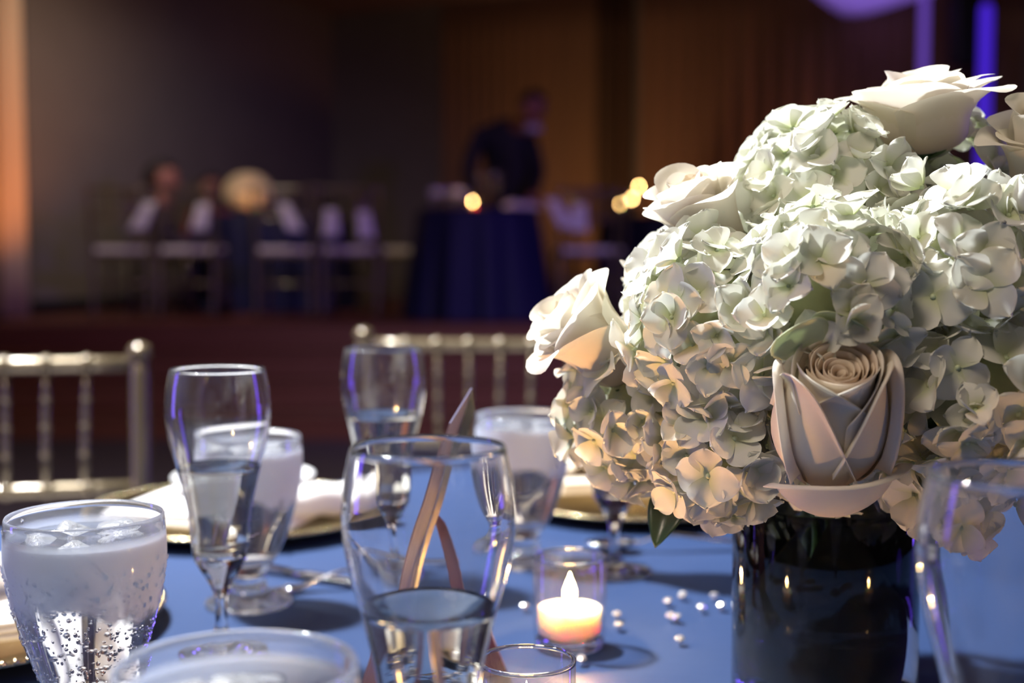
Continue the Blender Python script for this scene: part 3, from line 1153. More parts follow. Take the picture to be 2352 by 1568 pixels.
YS = 0.86
tl_, tr_ = P(1031, 972, YS - 0.035), P(1081, 891, YS + 0.01)
br_ = P(868, 1603, YS - 0.005)
bl_ = P(806, 1612, YS - 0.05)
br_.z = Z0
bl_.z = Z0
prism('panel', [tl_, tr_, br_, bl_], (1, 0.15, 0.1), 0.0012, MAUVE, t)
dn = Vector((0.0032, 0.0006, 0.0003))
prism('gold_edge', [tr_ + Vector((0.0014, 0, 0.0002)), tr_ + dn * 0.9 + Vector((0, 0, -0.016)), br_ + dn + Vector((0, 0, 0.0)), br_ + Vector((0.0014, 0, 0))], (0, 1, 0), 0.003, GOLD, t)
mid = (tr_ + br_) * 0.5
prism('strut', [mid + Vector((0.003, 0.006, 0.02)), mid + Vector((0.014, 0.012, 0.005)), Vector((P(1165, 1600, YS).x, YS + 0.03, Z0)), Vector((P(1110, 1600, YS).x, YS + 0.02, Z0))], (0.1, 1, 0), 0.003, pm('plum_strut', (0.085, 0.035, 0.075), 0.35, 0.2), t)

# ------------------------------------------------------------------ vase
VX, VY = T(1905, 0.85).x, 0.85
vr = 0.0605
t = thing('cylinder_vase', (VX, VY, Z0), 'clear glass cylinder vase holding the white roses and hydrangeas', 'vase')
lathe('glass', [(0, 0), (vr - 0.003, 0), (vr, 0.003), (vr, 0.150), (vr - 0.0018, 0.1525), (vr - 0.0036, 0.150), (vr - 0.0038, 0.014), (vr - 0.008, 0.011), (0, 0.0105)], GLASS, t, 72)
lathe('water', [(0, 0.0103), (vr - 0.008, 0.0108), (vr - 0.0037, 0.014), (vr - 0.0036, 0.128), (vr - 0.006, 0.1275), (0, 0.1275)], WATER, t, 72)


def blade_leaf(name, base, tip, width, sag, mat, label, cat, roll=0.0, twist=0.0, group=None, parent=None):
    base, tip = Vector(base), Vector(tip)
    d = (tip - base)
    L = d.length
    d.normalize()
    side = d.cross(Vector((0, 0, 1)))
    side = side.normalized() if side.length > 0.01 else Vector((1, 0, 0))
    side = Quaternion(d, roll) @ side
    nrm = side.cross(d).normalized()

    def fn(u, w):
        x = (u - 0.5) * 2
        wd = width * (math.sin(PI * min(1, 0.04 + w * 0.96)) ** 0.8) * (1 - 0.35 * w) if w < 1 else 0
        s2 = Quaternion(d, twist * w) @ side
        n2 = Quaternion(d, twist * w) @ nrm
        return base + d * (L * w) + s2 * (x * wd * 0.5) + n2 * (abs(x) * wd * 0.16 + sag * math.sin(PI * w))
    v, f = grid_data(fn, 7, 14)
    o = mk(name, v, f, mat, parent)
    if label:
        tag(o, label, cat, group)
    m = o.modifiers.new('thick', 'SOLIDIFY')
    m.thickness = 0.0005
    return o


# leaves lining the vase and stems standing in it
for k, (a0, a1, z0, z1, lb) in enumerate(((R(170), R(262), 0.012, 0.128, 'broad dark wet leaf lining the vase wall below the front rose'),
                                          (R(240), R(330), 0.014, 0.137, 'broad olive leaf curled inside the vase beside the near flute'),
                                          (R(20), R(150), 0.012, 0.14, 'broad dark leaf lining the far wall of the vase'))):
    rr = vr - 0.0075 - 0.0022 * k

    def fn(u, w, a0=a0, a1=a1, z0=z0, z1=z1, rr=rr):
        am = (a0 + a1) / 2
        wd = (math.sin(PI * (0.12 + 0.84 * w)) ** 0.6)
        q = am + (u - 0.5) * (a1 - a0) * wd
        return (rr * math.cos(q) * (1 - 0.04 * math.sin(3 * w + k)), rr * math.sin(q) * (1 - 0.04 * math.sin(3 * w + k)), z0 + (z1 - z0) * (w + 0.08 * math.sin(4 * u)) * 0.94)
    v, f = grid_data(fn, 20, 14)
    o = mk('lining_leaf', v, f, LINING)
    o.location = (VX, VY, Z0)
    tag(o, lb, 'leaf')

# ------------------------------------------------------------------ the bouquet
def hyd_petal_mesh(seed):
    rnd = random.Random(seed)
    L, Wd = rnd.uniform(0.0165, 0.0195), rnd.uniform(0.0170, 0.0215)
    cup = rnd.uniform(0.15, 0.75)
    bend = rnd.uniform(-0.45, 0.30)
    ser = rnd.choice((0.0, 0.0, 0.0, 0.03, 0.05))
    ph = rnd.uniform(0, 6)
    sk = rnd.uniform(-0.1, 0.1)

    def fn(u, t_):
        x = (u - 0.5) * 2
        w = math.sin(t_ * PI / 2) ** 1.15
        wd = max(0.06, math.sin(PI * min(0.999, 0.02 + 0.98 * w ** 1.25)) ** 0.52)
        yy = L * w * (1 - 0.06 * x * x * w)
        yy *= 1 + ser * math.cos(8 * PI * u + ph) * w ** 5
        xx = Wd * 0.5 * x * wd * (1 + 0.6 * ser * math.cos(9 * PI * w + ph) * abs(x)) + sk * yy
        zz = cup * xx * xx / Wd * 1.5 + bend * yy * yy / L + 0.0008 * math.sin(5 * x + ph) * w * w
        return (xx, yy + 0.0008, zz)
    v, f = grid_data(fn, 11, 11)
    me = bpy.data.meshes.new('petal')
    me.from_pydata(v, [], f)
    me.polygons.foreach_set('use_smooth', [True] * len(me.polygons))
    me.materials.append(PETAL)
    return me


PETALS = [hyd_petal_mesh(s) for s in range(14)]
bv, bf = lathe_data([(0, -0.0016), (0.0012, -0.0012), (0.0017, 0.0), (0.0012, 0.0012), (0, 0.0016)], 8)
BUT = bpy.data.meshes.new('floret')
BUT.from_pydata(bv, [], bf)
BUT.polygons.foreach_set('use_smooth', [True] * len(BUT.polygons))
BUT.materials.append(BUTTON)


def basis(n, spin):
    n = n.normalized()
    q = Vector((0, 0, 1)).rotation_difference(n)
    return q @ Quaternion((0, 0, 1), spin)


VASE_TOP = Vector((VX, VY, Z0 + 0.15))
HEADS = [  # pixel centre, distance, radius, density, label
    (1890, 468, 0.800, 0.057, 1.0, 'white hydrangea head at the crown of the bouquet under the top rose'),
    (1603, 682, 0.830, 0.046, 1.0, 'white hydrangea head between the upper and the outermost side roses'),
    (1665, 742, 0.745, 0.056, 1.0, 'white hydrangea head on the bouquet flank above the candle-lit one'),
    (1490, 935, 0.800, 0.052, 1.0, 'candle-lit peach hydrangea head at the lower tip of the bouquet'),
    (1655, 1035, 0.745, 0.040, 1.0, 'peach-lit hydrangea head hanging over the vase rim and green leaf'),
    (1905, 690, 0.710, 0.055, 1.0, 'white hydrangea head right above the front rose'),
    (2190, 640, 0.725, 0.057, 1.0, 'white hydrangea head at mid height beside the right rose'),
    (2240, 905, 0.710, 0.053, 1.0, 'white hydrangea head beside the front rose above the cut-off flute'),
    (2185, 1105, 0.755, 0.038, 1.0, 'small peach-lit hydrangea head hanging by the cut-off flute'),
    (2150, 450, 0.850, 0.055, 0.9, 'white hydrangea head under the right rose near the top'),
    (1870, 985, 0.775, 0.046, 0.8, 'shaded hydrangea head tucked behind the front rose'),
    (2470, 760, 0.830, 0.060, 0.6, 'white hydrangea head cut by the picture edge'),
    (1960, 590, 0.930, 0.070, 0.45, 'white hydrangea head at the far side of the bouquet under the crown'),
    (1690, 700, 0.935, 0.060, 0.45, 'white hydrangea head at the far side behind the upper rose'),
    (2270, 720, 0.930, 0.070, 0.35, 'white hydrangea head at the far side behind the right rose'),
    (1880, 930, 0.930, 0.062, 0.35, 'white hydrangea head at the far side low over the vase rim'),
]
HC = [(P(px, py, y), r) for px, py, y, r, d, lb in HEADS]
ROSES = [  # base pixel, distance, axis, size, openness, label, seed
    (1450, 862, 0.800, (-0.72, -0.22, 0.66), 1.32, 0.80, 'cream rose at the outermost side of the bouquet, petals curling down', 1),
    (1662, 610, 0.785, (-0.42, -0.30, 0.86), 1.22, 0.70, 'cream rose on the upper flank of the bouquet', 2),
    (2115, 352, 0.800, (-0.12, -0.08, 1.0), 1.62, 1.0, 'wide open cream rose crowning the bouquet', 3),
    (2400, 500, 0.775, (-0.15, -0.40, 0.9), 1.35, 0.80, 'cream rose near the top cut by the picture edge', 4),
    (1930, 850, 0.655, (-0.08, -0.64, 0.76), 1.09, 0.26, 'large cream rose facing out at the front of the bouquet above the vase', 5),
]
RC = []
for px, py, y, ax, s, op, lb, sd in ROSES:
    RC.append((P(px, py, y) - (Vector(ax).normalized() * 0.066 * 1.18 * s if sd == 5 else Vector()), Vector(ax).normalized(), s, 0.62 if sd == 3 else 1.18 if sd == 5 else 1.0))

nflor = 0
for hi, (px, py, y, r, dens, lb) in enumerate(HEADS):
    rnd = random.Random(560 + hi)
    c = HC[hi][0]
    root = thing('hydrangea', c, lb, 'flower', 'white hydrangea heads of the bouquet')
    # stalk cluster behind the florets
    v, f = lathe_data([(0, -r * 0.5)] + [(r * 0.5 * math.cos(q), r * 0.5 * math.sin(q)) for q in [R(-75 + 15 * k) for k in range(11)]] + [(0, r * 0.5)], 20)
    mk('stalk_cluster', v, f, STALK, root)
    foot = VASE_TOP + Vector((rnd.uniform(-0.022, 0.022), rnd.uniform(-0.022, 0.022), -rnd.uniform(0.10, 0.12))) - c
    neck = VASE_TOP + Vector((rnd.uniform(-0.025, 0.025), rnd.uniform(-0.025, 0.025), 0.0)) - c
    tube('stem', spline([(0, 0, 0), tuple(neck * 0.55 + Vector((0, 0, -0.004))), tuple(neck), tuple(foot)], 5), 0.0032, STEM, root, 7)
    n = int(4 * PI * r * r / 0.00043 * dens)
    for i in range(n):
        zz = 1 - 2 * (i + 0.5) / n
        q = i * 2.399963 + rnd.uniform(-0.25, 0.25)
        s_ = math.sqrt(max(0, 1 - zz * zz))
        d = Vector((s_ * math.cos(q), s_ * math.sin(q), zz))
        d = (d + Vector((rnd.gauss(0, .08), rnd.gauss(0, .08), rnd.gauss(0, .08)))).normalized()
        pos = c + d * (r * 0.86 + rnd.uniform(-0.007, 0.006))
        if dens < 0.5 and d.y < -0.1 and d.z < 0.1:
            continue
        bad = False
        for hj, (c2_, r2) in enumerate(HC):
            if hj != hi and (pos - c2_).length < r2 * 0.86 - 0.006:
                bad = True
                break
        if not bad:
            for (rb, ax, s2, sq) in RC:
                w = (pos - rb).dot(ax)
                off = (pos - rb - ax * w).length
                if 0.004 < w < 0.055 * s2 * sq and off < (0.005 + 0.0125 * min(1, max(0, w) / 0.03)) * s2:
                    bad = True
                    break
        if not bad:
            e = pos - VASE_TOP
            if e.z < 0.004 and math.hypot(e.x, e.y) < vr + 0.006:
                bad = True
        if bad:
            continue
        nflor += 1
        fl_ = bpy.data.objects.new('floret', BUT)
        C.objects.link(fl_)
        fl_.parent = root
        fl_.location = pos - c
        fl_.rotation_mode = 'QUATERNION'
        nd = (d + Vector((rnd.gauss(0, .22), rnd.gauss(0, .22), rnd.gauss(0, .22)))).normalized()
        fl_.rotation_quaternion = basis(nd, rnd.uniform(0, 6.28))
        sc = rnd.uniform(0.78, 1.12)
        fl_.scale = (sc, sc, sc)
        opn = rnd.uniform(4, 46)
        for k in range(4):
            po = bpy.data.objects.new('petal', PETALS[rnd.randrange(14)])
            C.objects.link(po)
            po.parent = fl_
            po.rotation_euler = (R(opn + rnd.uniform(-14, 14)), rnd.uniform(-0.12, 0.12), k * PI / 2 + rnd.uniform(-0.16, 0.16))
            po.location = (0, 0, -0.0004 + 0.0005 * (k % 2))


def rose_petal_mesh(t, L, wmax, base_ang, open_, seed, tip, curl, mat, spiral=0.05, roll=55):
    rnd = random.Random(seed)
    L *= 1 + rnd.uniform(-0.13, 0.07) * min(1, t * 2)
    skew = (spiral + rnd.uniform(-0.09, 0.09)) * min(1, t * 2)
    nv, nu = 15, 15
    # side profile of the petal, bottom to top
    prof = []
    rad, z = 0.0025, 0.0
    ds = L / 40.0
    wav = rnd.uniform(-0.2, 0.2)
    for k in range(49):
        w = k / 40.0
        prof.append((rad, z))
        if w < 0.36:
            a = base_ang * (1 - w / 0.36)
        else:
            q = (w - 0.36) / 0.64
            a = R(-15) * min(1, 0.03 + 1.3 * t) * (1 - open_) * min(1, q * 1.6) + open_ * R(112) * q ** 1.7
            if q > 0.80:
                a += R(roll) * (q - 0.80) / 0.20 * (0.3 + 0.7 * t)
        rad += math.sin(a) * ds
        z += math.cos(a) * ds

    def fn(u, w):
        x = (u - 0.5) * 2
        we = w * (1 - (0.05 + 0.17 * min(1, t * 1.6)) * abs(x) ** 2.6 * w + skew * x * w) + (tip * math.exp(-(x / 0.30) ** 2) * w ** 4)
        k = we * 40
        i = min(47, int(k))
        fr = k - i
        rr = prof[i][0] * (1 - fr) + prof[i + 1][0] * fr
        zz = prof[i][1] * (1 - fr) + prof[i + 1][1] * fr
        hw = wmax * (0.30 + 0.70 * math.sin(min(1.0, w / 0.70) * PI / 2)) * (1 - 0.22 * t * w ** 5)
        ang = x * min(hw / max(rr, 0.004), 1.9 - 0.5 * t)
        rr2 = rr + curl * abs(x) ** 3 * w * w + 0.0009 * math.sin(4.5 * x + wav * 20) * w ** 3
        zz2 = zz - 0.25 * curl * abs(x) ** 3 * w
        return (rr2 * math.sin(ang), rr2 * math.cos(ang), zz2)
    v, f = grid_data(fn, nu, nv)
    me = bpy.data.meshes.new('petal')
    me.from_pydata(v, [], f)
    me.polygons.foreach_set('use_smooth', [True] * len(me.polygons))
    me.materials.append(mat)
    return me


def bud_petals(root):
    """A tall, tightly wound rose: rolled heart, hugging petals whose rims cross in V shapes, one low open petal."""
    H = 0.074
    rnd = random.Random(4242)

    def rb(z):
        t = max(0.0, min(1.15, z / H))
        r = 0.008 + 0.0185 * math.sin(min(1, t / 0.45) * PI / 2)
        if t > 0.45:
            r -= 0.0095 * ((t - 0.45) / 0.55) ** 1.5
        return r
    dl = root.rotation_quaternion.inverted() @ Vector((0.05, -0.6, -0.6))
    az0 = math.atan2(-dl.x, dl.y)
    rows = []
    for i in range(12):
        rows.append((0.09 + 0.056 * i, 2.3 - 0.06 * i, 0.0655 + 0.0006 * i, 0.05, 0.0006 + 0.00022 * i, i * 2.4, ROSEIN))
    for i in range(5):
        rows.append((0.76 + 0.034 * i, 1.45, 0.0745 - 0.0006 * i, 0.20, 0.0042, az0 + 0.5 + i * 2.4, ROSEP))
    rows += [(0.94, 1.30, 0.0750, 0.55, 0.0062, az0 + R(62), ROSEP), (0.97, 1.30, 0.0735, 0.60, 0.0066, az0 - R(66), ROSEP), (1.00, 1.30, 0.0740, 0.40, 0.0062, az0 + PI, ROSEP),
             (1.05, 1.05, 0.0690, 0.55, 0.0080, az0 + R(98), ROSEP), (1.08, 1.05, 0.0660, 0.55, 0.0085, az0 - R(104), ROSEP), (1.22, 1.20, 0.0480, 0.30, 0.0075, az0 + R(4), ROSEP)]
    for i, (k, A, Hi, sg, roll, az, mat) in enumerate(rows):
        ph = rnd.uniform(0, 6)
        lop = rnd.uniform(-0.10, 0.10) if i > 11 else 0.0

        def fn(u, w, k=k, A=A, Hi=Hi, sg=sg, roll=roll, ph=ph, lop=lop):
            x = (u - 0.5) * 2
            zr = Hi * (1 - sg * abs(x) ** 2.3 + lop * x * sg)
            z = w * zr
            e = max(0.0, (w - 0.80) / 0.20)
            r = k * rb(z) + roll * e ** 2.2 + 0.0008 * math.sin(3.2 * x + ph) * w * (1 if k > 0.7 else 0)
            z -= 0.35 * roll * e ** 3
            ang = x * A * (0.30 + 0.70 * math.sin(min(1, w / 0.5) * PI / 2))
            return (r * math.sin(ang), r * math.cos(ang), z)
        v, f = grid_data(fn, 23, 19)
        po = mk('petal', v, f, mat, root)
        po.rotation_euler = (0, 0, az)
        if k > 1.2:
            po.location = (0, 0, -0.014)
        m = po.modifiers.new('thick', 'SOLIDIFY')
        m.thickness = 0.0005


for ri, (px, py, y, ax, s, op, lb, sd) in enumerate(ROSES):
    rnd = random.Random(900 + sd)
    base, axis, _, sq = RC[ri]
    root = thing('rose', base, lb, 'flower', 'cream roses of the bouquet')
    root.rotation_mode = 'QUATERNION'
    root.rotation_quaternion = basis(axis, rnd.uniform(0, 6.28))
    root.scale = (s, s, s * sq)
    n = 27
    if sd == 5:
        bud_petals(root)
        n = 0
    for i in range(n):
        tt = i / (n - 1)
        L = 0.044 + 0.006 * min(1, tt * 2.5) + 0.008 * tt
        open_ = op * max(0.0, (tt - 0.42) / 0.58) ** 1.15
        az = i * 2.39996 + rnd.uniform(-0.15, 0.15)
        base_ang = R(4 + (74 + 26 * max(0, op - 0.8) / 0.2) * tt ** 0.8)
        wmax = 0.013 + 0.017 * tt
        me = rose_petal_mesh(tt, L, wmax, base_ang, open_, sd * 100 + i, (0.02 if sd == 5 else 0.07) * max(0, tt - 0.4), 0.003 * max(0, tt - 0.5) * 2 * op, ROSEIN if tt < 0.35 else ROSEP, 0.26 if sd == 5 else 0.07, 38 if sd == 5 else 55)
        po = bpy.data.objects.new('petal', me)
        C.objects.link(po)
        po.parent = root
        po.rotation_euler = (rnd.uniform(-0.05, 0.05), rnd.uniform(-0.05, 0.05), az)
    lathe('hip', [(0, -0.005), (0.003, -0.0045), (0.0055, -0.002), (0.0055, 0.002), (0.002, 0.004), (0, 0.004)], STEM, root, 12)
    inv = root.rotation_quaternion.inverted()
    neck = inv @ ((VASE_TOP + Vector((rnd.uniform(-0.02, 0.02), rnd.uniform(-0.02, 0.02), 0)) - base) / s)
    foot = inv @ ((VASE_TOP + Vector((rnd.uniform(-0.02, 0.02), rnd.uniform(-0.02, 0.02), -0.11)) - base) / s)
    tube('stem', spline([(0, 0, -0.003), tuple(neck * 0.5 + Vector((0, 0, -0.002))), tuple(neck), tuple(foot)], 6), 0.0027, STEM, root, 7)
    for k in range(5):
        q = 2 * PI * k / 5
        blade_leaf('sepal', (0.005 * math.cos(q), 0.005 * math.sin(q), -0.003), (0.013 * math.cos(q), 0.013 * math.sin(q), 0.004), 0.006, -0.001, STEM, None, None, parent=root)

# the green-tinged guard petals on top of the front rose, and the dark leaf under the bouquet
fr_ = [o for o in bpy.data.objects if o.name.startswith('rose') and o.get('label', '').startswith('large cream')][0]
finv = Matrix.LocRotScale(fr_.location, fr_.rotation_quaternion, fr_.scale).inverted()
for px, py, yy, w_, aim in ((1836, 785, 0.664, 0.022, (-0.5, -0.3, 0.9)), (1922, 757, 0.668, 0.021, (0.35, -0.45, 0.8))):
    c0 = P(px, py, yy)
    ax = Vector(aim).normalized()

    def fn(u, w, c0=c0, ax=ax, w_=w_):
        x = (u - 0.5) * 2
        side = ax.cross(Vector((0, 1, 0))).normalized()
        up = side.cross(ax)
        t_ = math.sin(w * PI / 2)
        p = c0 + side * (x * w_ * 0.75 * (0.25 + 0.75 * math.sin(PI * (0.1 + 0.8 * t_)) ** 0.5)) + ax * (0.016 * t_ - 0.004) + up * (-0.006 * t_ * t_ - 0.003 * x * x)
        return finv @ p
    v, f = grid_data(fn, 11, 8)
    o = mk('guard_petal', v, f, GUARD, fr_)
    o['label'] = 'pale green outer petal'
    m = o.modifiers.new('thick', 'SOLIDIFY')
    m.thickness = 0.0006
lf0 = P(1570, 1105, 0.80)
blade_leaf('leaf', lf0, P(1504, 1258, 0.775), 0.030, 0.004, LEAF, 'dark pointed leaf hanging from the bouquet beside the vase', 'leaf', roll=R(-15))
print('florets', nflor)

# ------------------------------------------------------------------ the stage party
def far_table(px, y, dia, label, tlabel, folds=13, seed=0):
    c = T(px, y, STZ)
    t = thing('far_table', c, tlabel, 'table')
    r = dia / 2
    lathe('tabletop', [(0, 0.72), (r - 0.01, 0.72), (r - 0.01, 0.745), (0, 0.745)], WOOD, t, 40)
    lathe('pedestal', [(0, 0), (0.25, 0), (0.25, 0.02), (0.04, 0.05), (0.04, 0.721), (0, 0.721)], BLACKM, t, 20)
    v, f = [(0, 0, 0.75)], []
    NA = 120
    rr = [(r * 0.5, 0.75, 0), (r * 0.96, 0.75, 0), (r, 0.745, 0), (r + 0.01, 0.72, 0.3)] + [(r + 0.012 + 0.012 * j, 0.72 - 0.119 * j, 0.3 + 0.12 * j) for j in range(1, 7)]
    for (q, z, w) in rr:
        for k in range(NA):
            a = 2 * PI * k / NA
            fo = 0.035 * w * (math.sin(folds * a + math.sin(2 * a + seed)) + 0.4 * math.sin(2.3 * folds * a + seed))
            v.append(((q + fo) * math.cos(a), (q + fo) * math.sin(a), z))
    for k in range(NA):
        f.append((0, 1 + k, 1 + (k + 1) % NA))
    for j in range(len(rr) - 1):
        for k in range(NA):
            a, b = 1 + j * NA + k, 1 + j * NA + (k + 1) % NA
            f.append((a, a + NA, b + NA, b))
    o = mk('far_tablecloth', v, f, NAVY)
    o.location = c
    tag(o, label, 'tablecloth')
    return c


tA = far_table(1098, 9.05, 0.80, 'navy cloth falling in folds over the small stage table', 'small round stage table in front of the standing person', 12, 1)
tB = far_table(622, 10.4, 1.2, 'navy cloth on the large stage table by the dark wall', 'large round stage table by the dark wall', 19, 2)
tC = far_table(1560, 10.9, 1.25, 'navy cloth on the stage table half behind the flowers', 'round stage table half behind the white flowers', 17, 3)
TT = STZ + 0.751

for k, (px, y, rz, lb) in enumerate((
        (298, 9.1, 0, 'gold stage chair at the far end of the row by the orange drape'),
        (446, 9.1, 0.0, 'gold stage chair second in the row, in front of the dark haired woman'),
        (665, 9.1, 0.0, 'gold stage chair just past the gap in front of the far bouquet'),
        (815, 9.05, -0.04, 'gold stage chair ending the row near the small navy table'),
        (904, 9.75, 1.5, 'gold stage chair behind the row beside the small navy table'),
        (1340, 9.3, 0.1, 'gold stage chair seat lit violet between navy table and flowers'),
        (1372, 9.92, 3.14, 'gold stage chair with its back to the curtain near the far candles'))):
    q = T(px, y, STZ)
    dup(chair0, q, rz + (PI if k not in (4, 6) else 0), lb, 'gold chairs on the stage')

# linen napkins hanging over the edges of the stage tables
def hanging_napkin(px, py, y, w, h, lean, label, mat=LINEN):
    c = P(px, py, y)

    def fn(u, vv):
        x = (u - 0.5) * w * (0.65 + 0.35 * vv)
        return (c.x + x + lean * (vv - 0.5), c.y + 0.012 * math.sin(12 * u + 3 * vv) - 0.02 * (1 - vv), c.z + h * (0.5 - vv))
    v, f = grid_data(fn, 13, 9)
    o = mk('hanging_napkin', v, f, mat)
    m = o.modifiers.new('thick', 'SOLIDIFY')
    m.thickness = 0.004
    return tag(o, label, 'napkin', 'white napkins hanging on the stage')


for px, py, y, w, h, ln, lb in (
        (330, 497, 8.855, 0.12, 0.19, -0.10, 'white napkin draped on the chair back below the dark haired woman'),
        (462, 499, 8.855, 0.12, 0.18, -0.04, 'white napkin draped on the chair back below the red top'),
        (664, 499, 8.855, 0.11, 0.19, 0.08, 'white napkin draped on the chair back beside the far bouquet'),
        (760, 512, 8.795, 0.12, 0.18, 0.0, 'white napkin draped on the last chair of the row, nearer the bouquet'),
        (838, 516, 8.795, 0.12, 0.18, 0.02, 'white napkin draped on the last chair of the row, nearer the navy table'),
        (1285, 490, 9.04, 0.12, 0.2, 0.12, 'white napkin draped askew on the violet lit chair'),
        (1330, 500, 9.05, 0.13, 0.19, 0.0, 'cream napkin hanging on the violet lit chair back')):
    hanging_napkin(px, py, y, w, h, ln, lb)

# stage table ware: glasses and votives
k = 0
for px, y in ((1000, 8.95), (1022, 9.1), (1045, 8.92), (1062, 9.15)):
    dup([o for o in bpy.data.objects if o.name == 'water_goblet'][0], T(px, y, TT), 0, 'small goblet at the near rim of the navy stage table, one of four', 'goblets on the navy stage table')
for px, y, lb in ((1105, 9.2, 'tall flute on the navy stage table before the dark suit'), (1140, 9.12, 'tall flute on the navy stage table under the suit sleeve')):
    o = dup(flute0, T(px, y, TT), 0, lb, 'flutes on the navy stage table')
    o.scale = (1.15, 1.15, 1.25)
for px, y, z, lb in ((1086, 8.80, TT, 'votive candle glowing on the navy stage table edge'), (585, 9.93, TT, 'votive candle on the large stage table below the far bouquet'),
                     (1422, 10.6, TT + 0.038, 'lowest and nearest votive of the three by the flowers'), (1450, 10.9, TT + 0.092, 'middle votive of the three by the flowers'),
                     (1466, 11.1, TT + 0.204, 'highest votive of the three by the flowers')):
    hh = z - TT
    if hh > 0.01:
        h = thing('candle_stand', T(px, y, TT), ('low' if hh < .05 else 'middling' if hh < .1 else 'tall') + ' black candle stand under one of three votives by the flowers', 'stand')
        lathe('stand', [(0, 0), (0.05, 0), (0.05, 0.008), (0.01, 0.014), (0.01, hh - 0.012), (0.04, hh - 0.007), (0.04, hh - 0.0005), (0, hh - 0.0005)], BLACKM, h, 20)
    o = dup(vot0, T(px, y, z), 0, lb, 'votive candles on the stage')
    if px > 1400:
        o.scale = (1.45, 1.45, 1.3)
for px, y, lb in ((1180, 9.0, 'crumpled cream napkin on the navy stage table by the hand'), (1215, 9.2, 'crumpled cream napkin on the navy stage table rim near the violet chair')):
    q = T(px, y, TT)
    o = fan_napkin(q.x, q.y, q.z, lb, LINEN, 0.16, 0.06, 5, 0)

# far bouquet on the large stage table
q = T(573, 10.25, TT)
t = thing('far_bouquet', q, 'round candle-tinted bouquet in a low vase on the large stage table', 'bouquet')
rnd = random.Random(77)
v, f = [], []
n = 520
for i in range(n):
    zz = 1 - 1.55 * (i + 0.5) / n
    a = i * 2.399963
    s_ = math.sqrt(max(0, 1 - zz * zz))
    d = Vector((s_ * math.cos(a), s_ * math.sin(a), zz))
    c0 = Vector((d.x * 0.185, d.y * 0.185, 0.165 + d.z * 0.155)) * 1.0
    tx = d.orthogonal().normalized()
    ty = d.cross(tx)
    tx, ty = tx * math.cos(i) + ty * math.sin(i), ty * math.cos(i) - tx * math.sin(i)
    b0 = len(v)
    v += [c0 - d * 0.01, c0 + tx * .016 + d * .004, c0 + ty * .016 + d * .004, c0 - tx * .016 + d * .004, c0 - ty * .016 + d * .004]
    f += [(b0, b0 + 1, b0 + 2), (b0, b0 + 2, b0 + 3), (b0, b0 + 3, b0 + 4), (b0, b0 + 4, b0 + 1)]
FARP = pm('far_candle_tinted_petals', (0.80, 0.66, 0.38), 0.8)  # candlelight warmth put into the petal colour
o = mk('florets', v, f, FARP, t)
o['kind'] = 'stuff'
lathe('flower_dome', [(0, 0.03), (0.12, 0.05), (0.165, 0.11), (0.175, 0.165), (0.15, 0.24), (0.09, 0.295), (0, 0.312)], FARP, t, 32)
lathe('vase', [(0, 0), (0.05, 0), (0.055, 0.01), (0.055, 0.06), (0, 0.06)], BLACKM, t, 24)


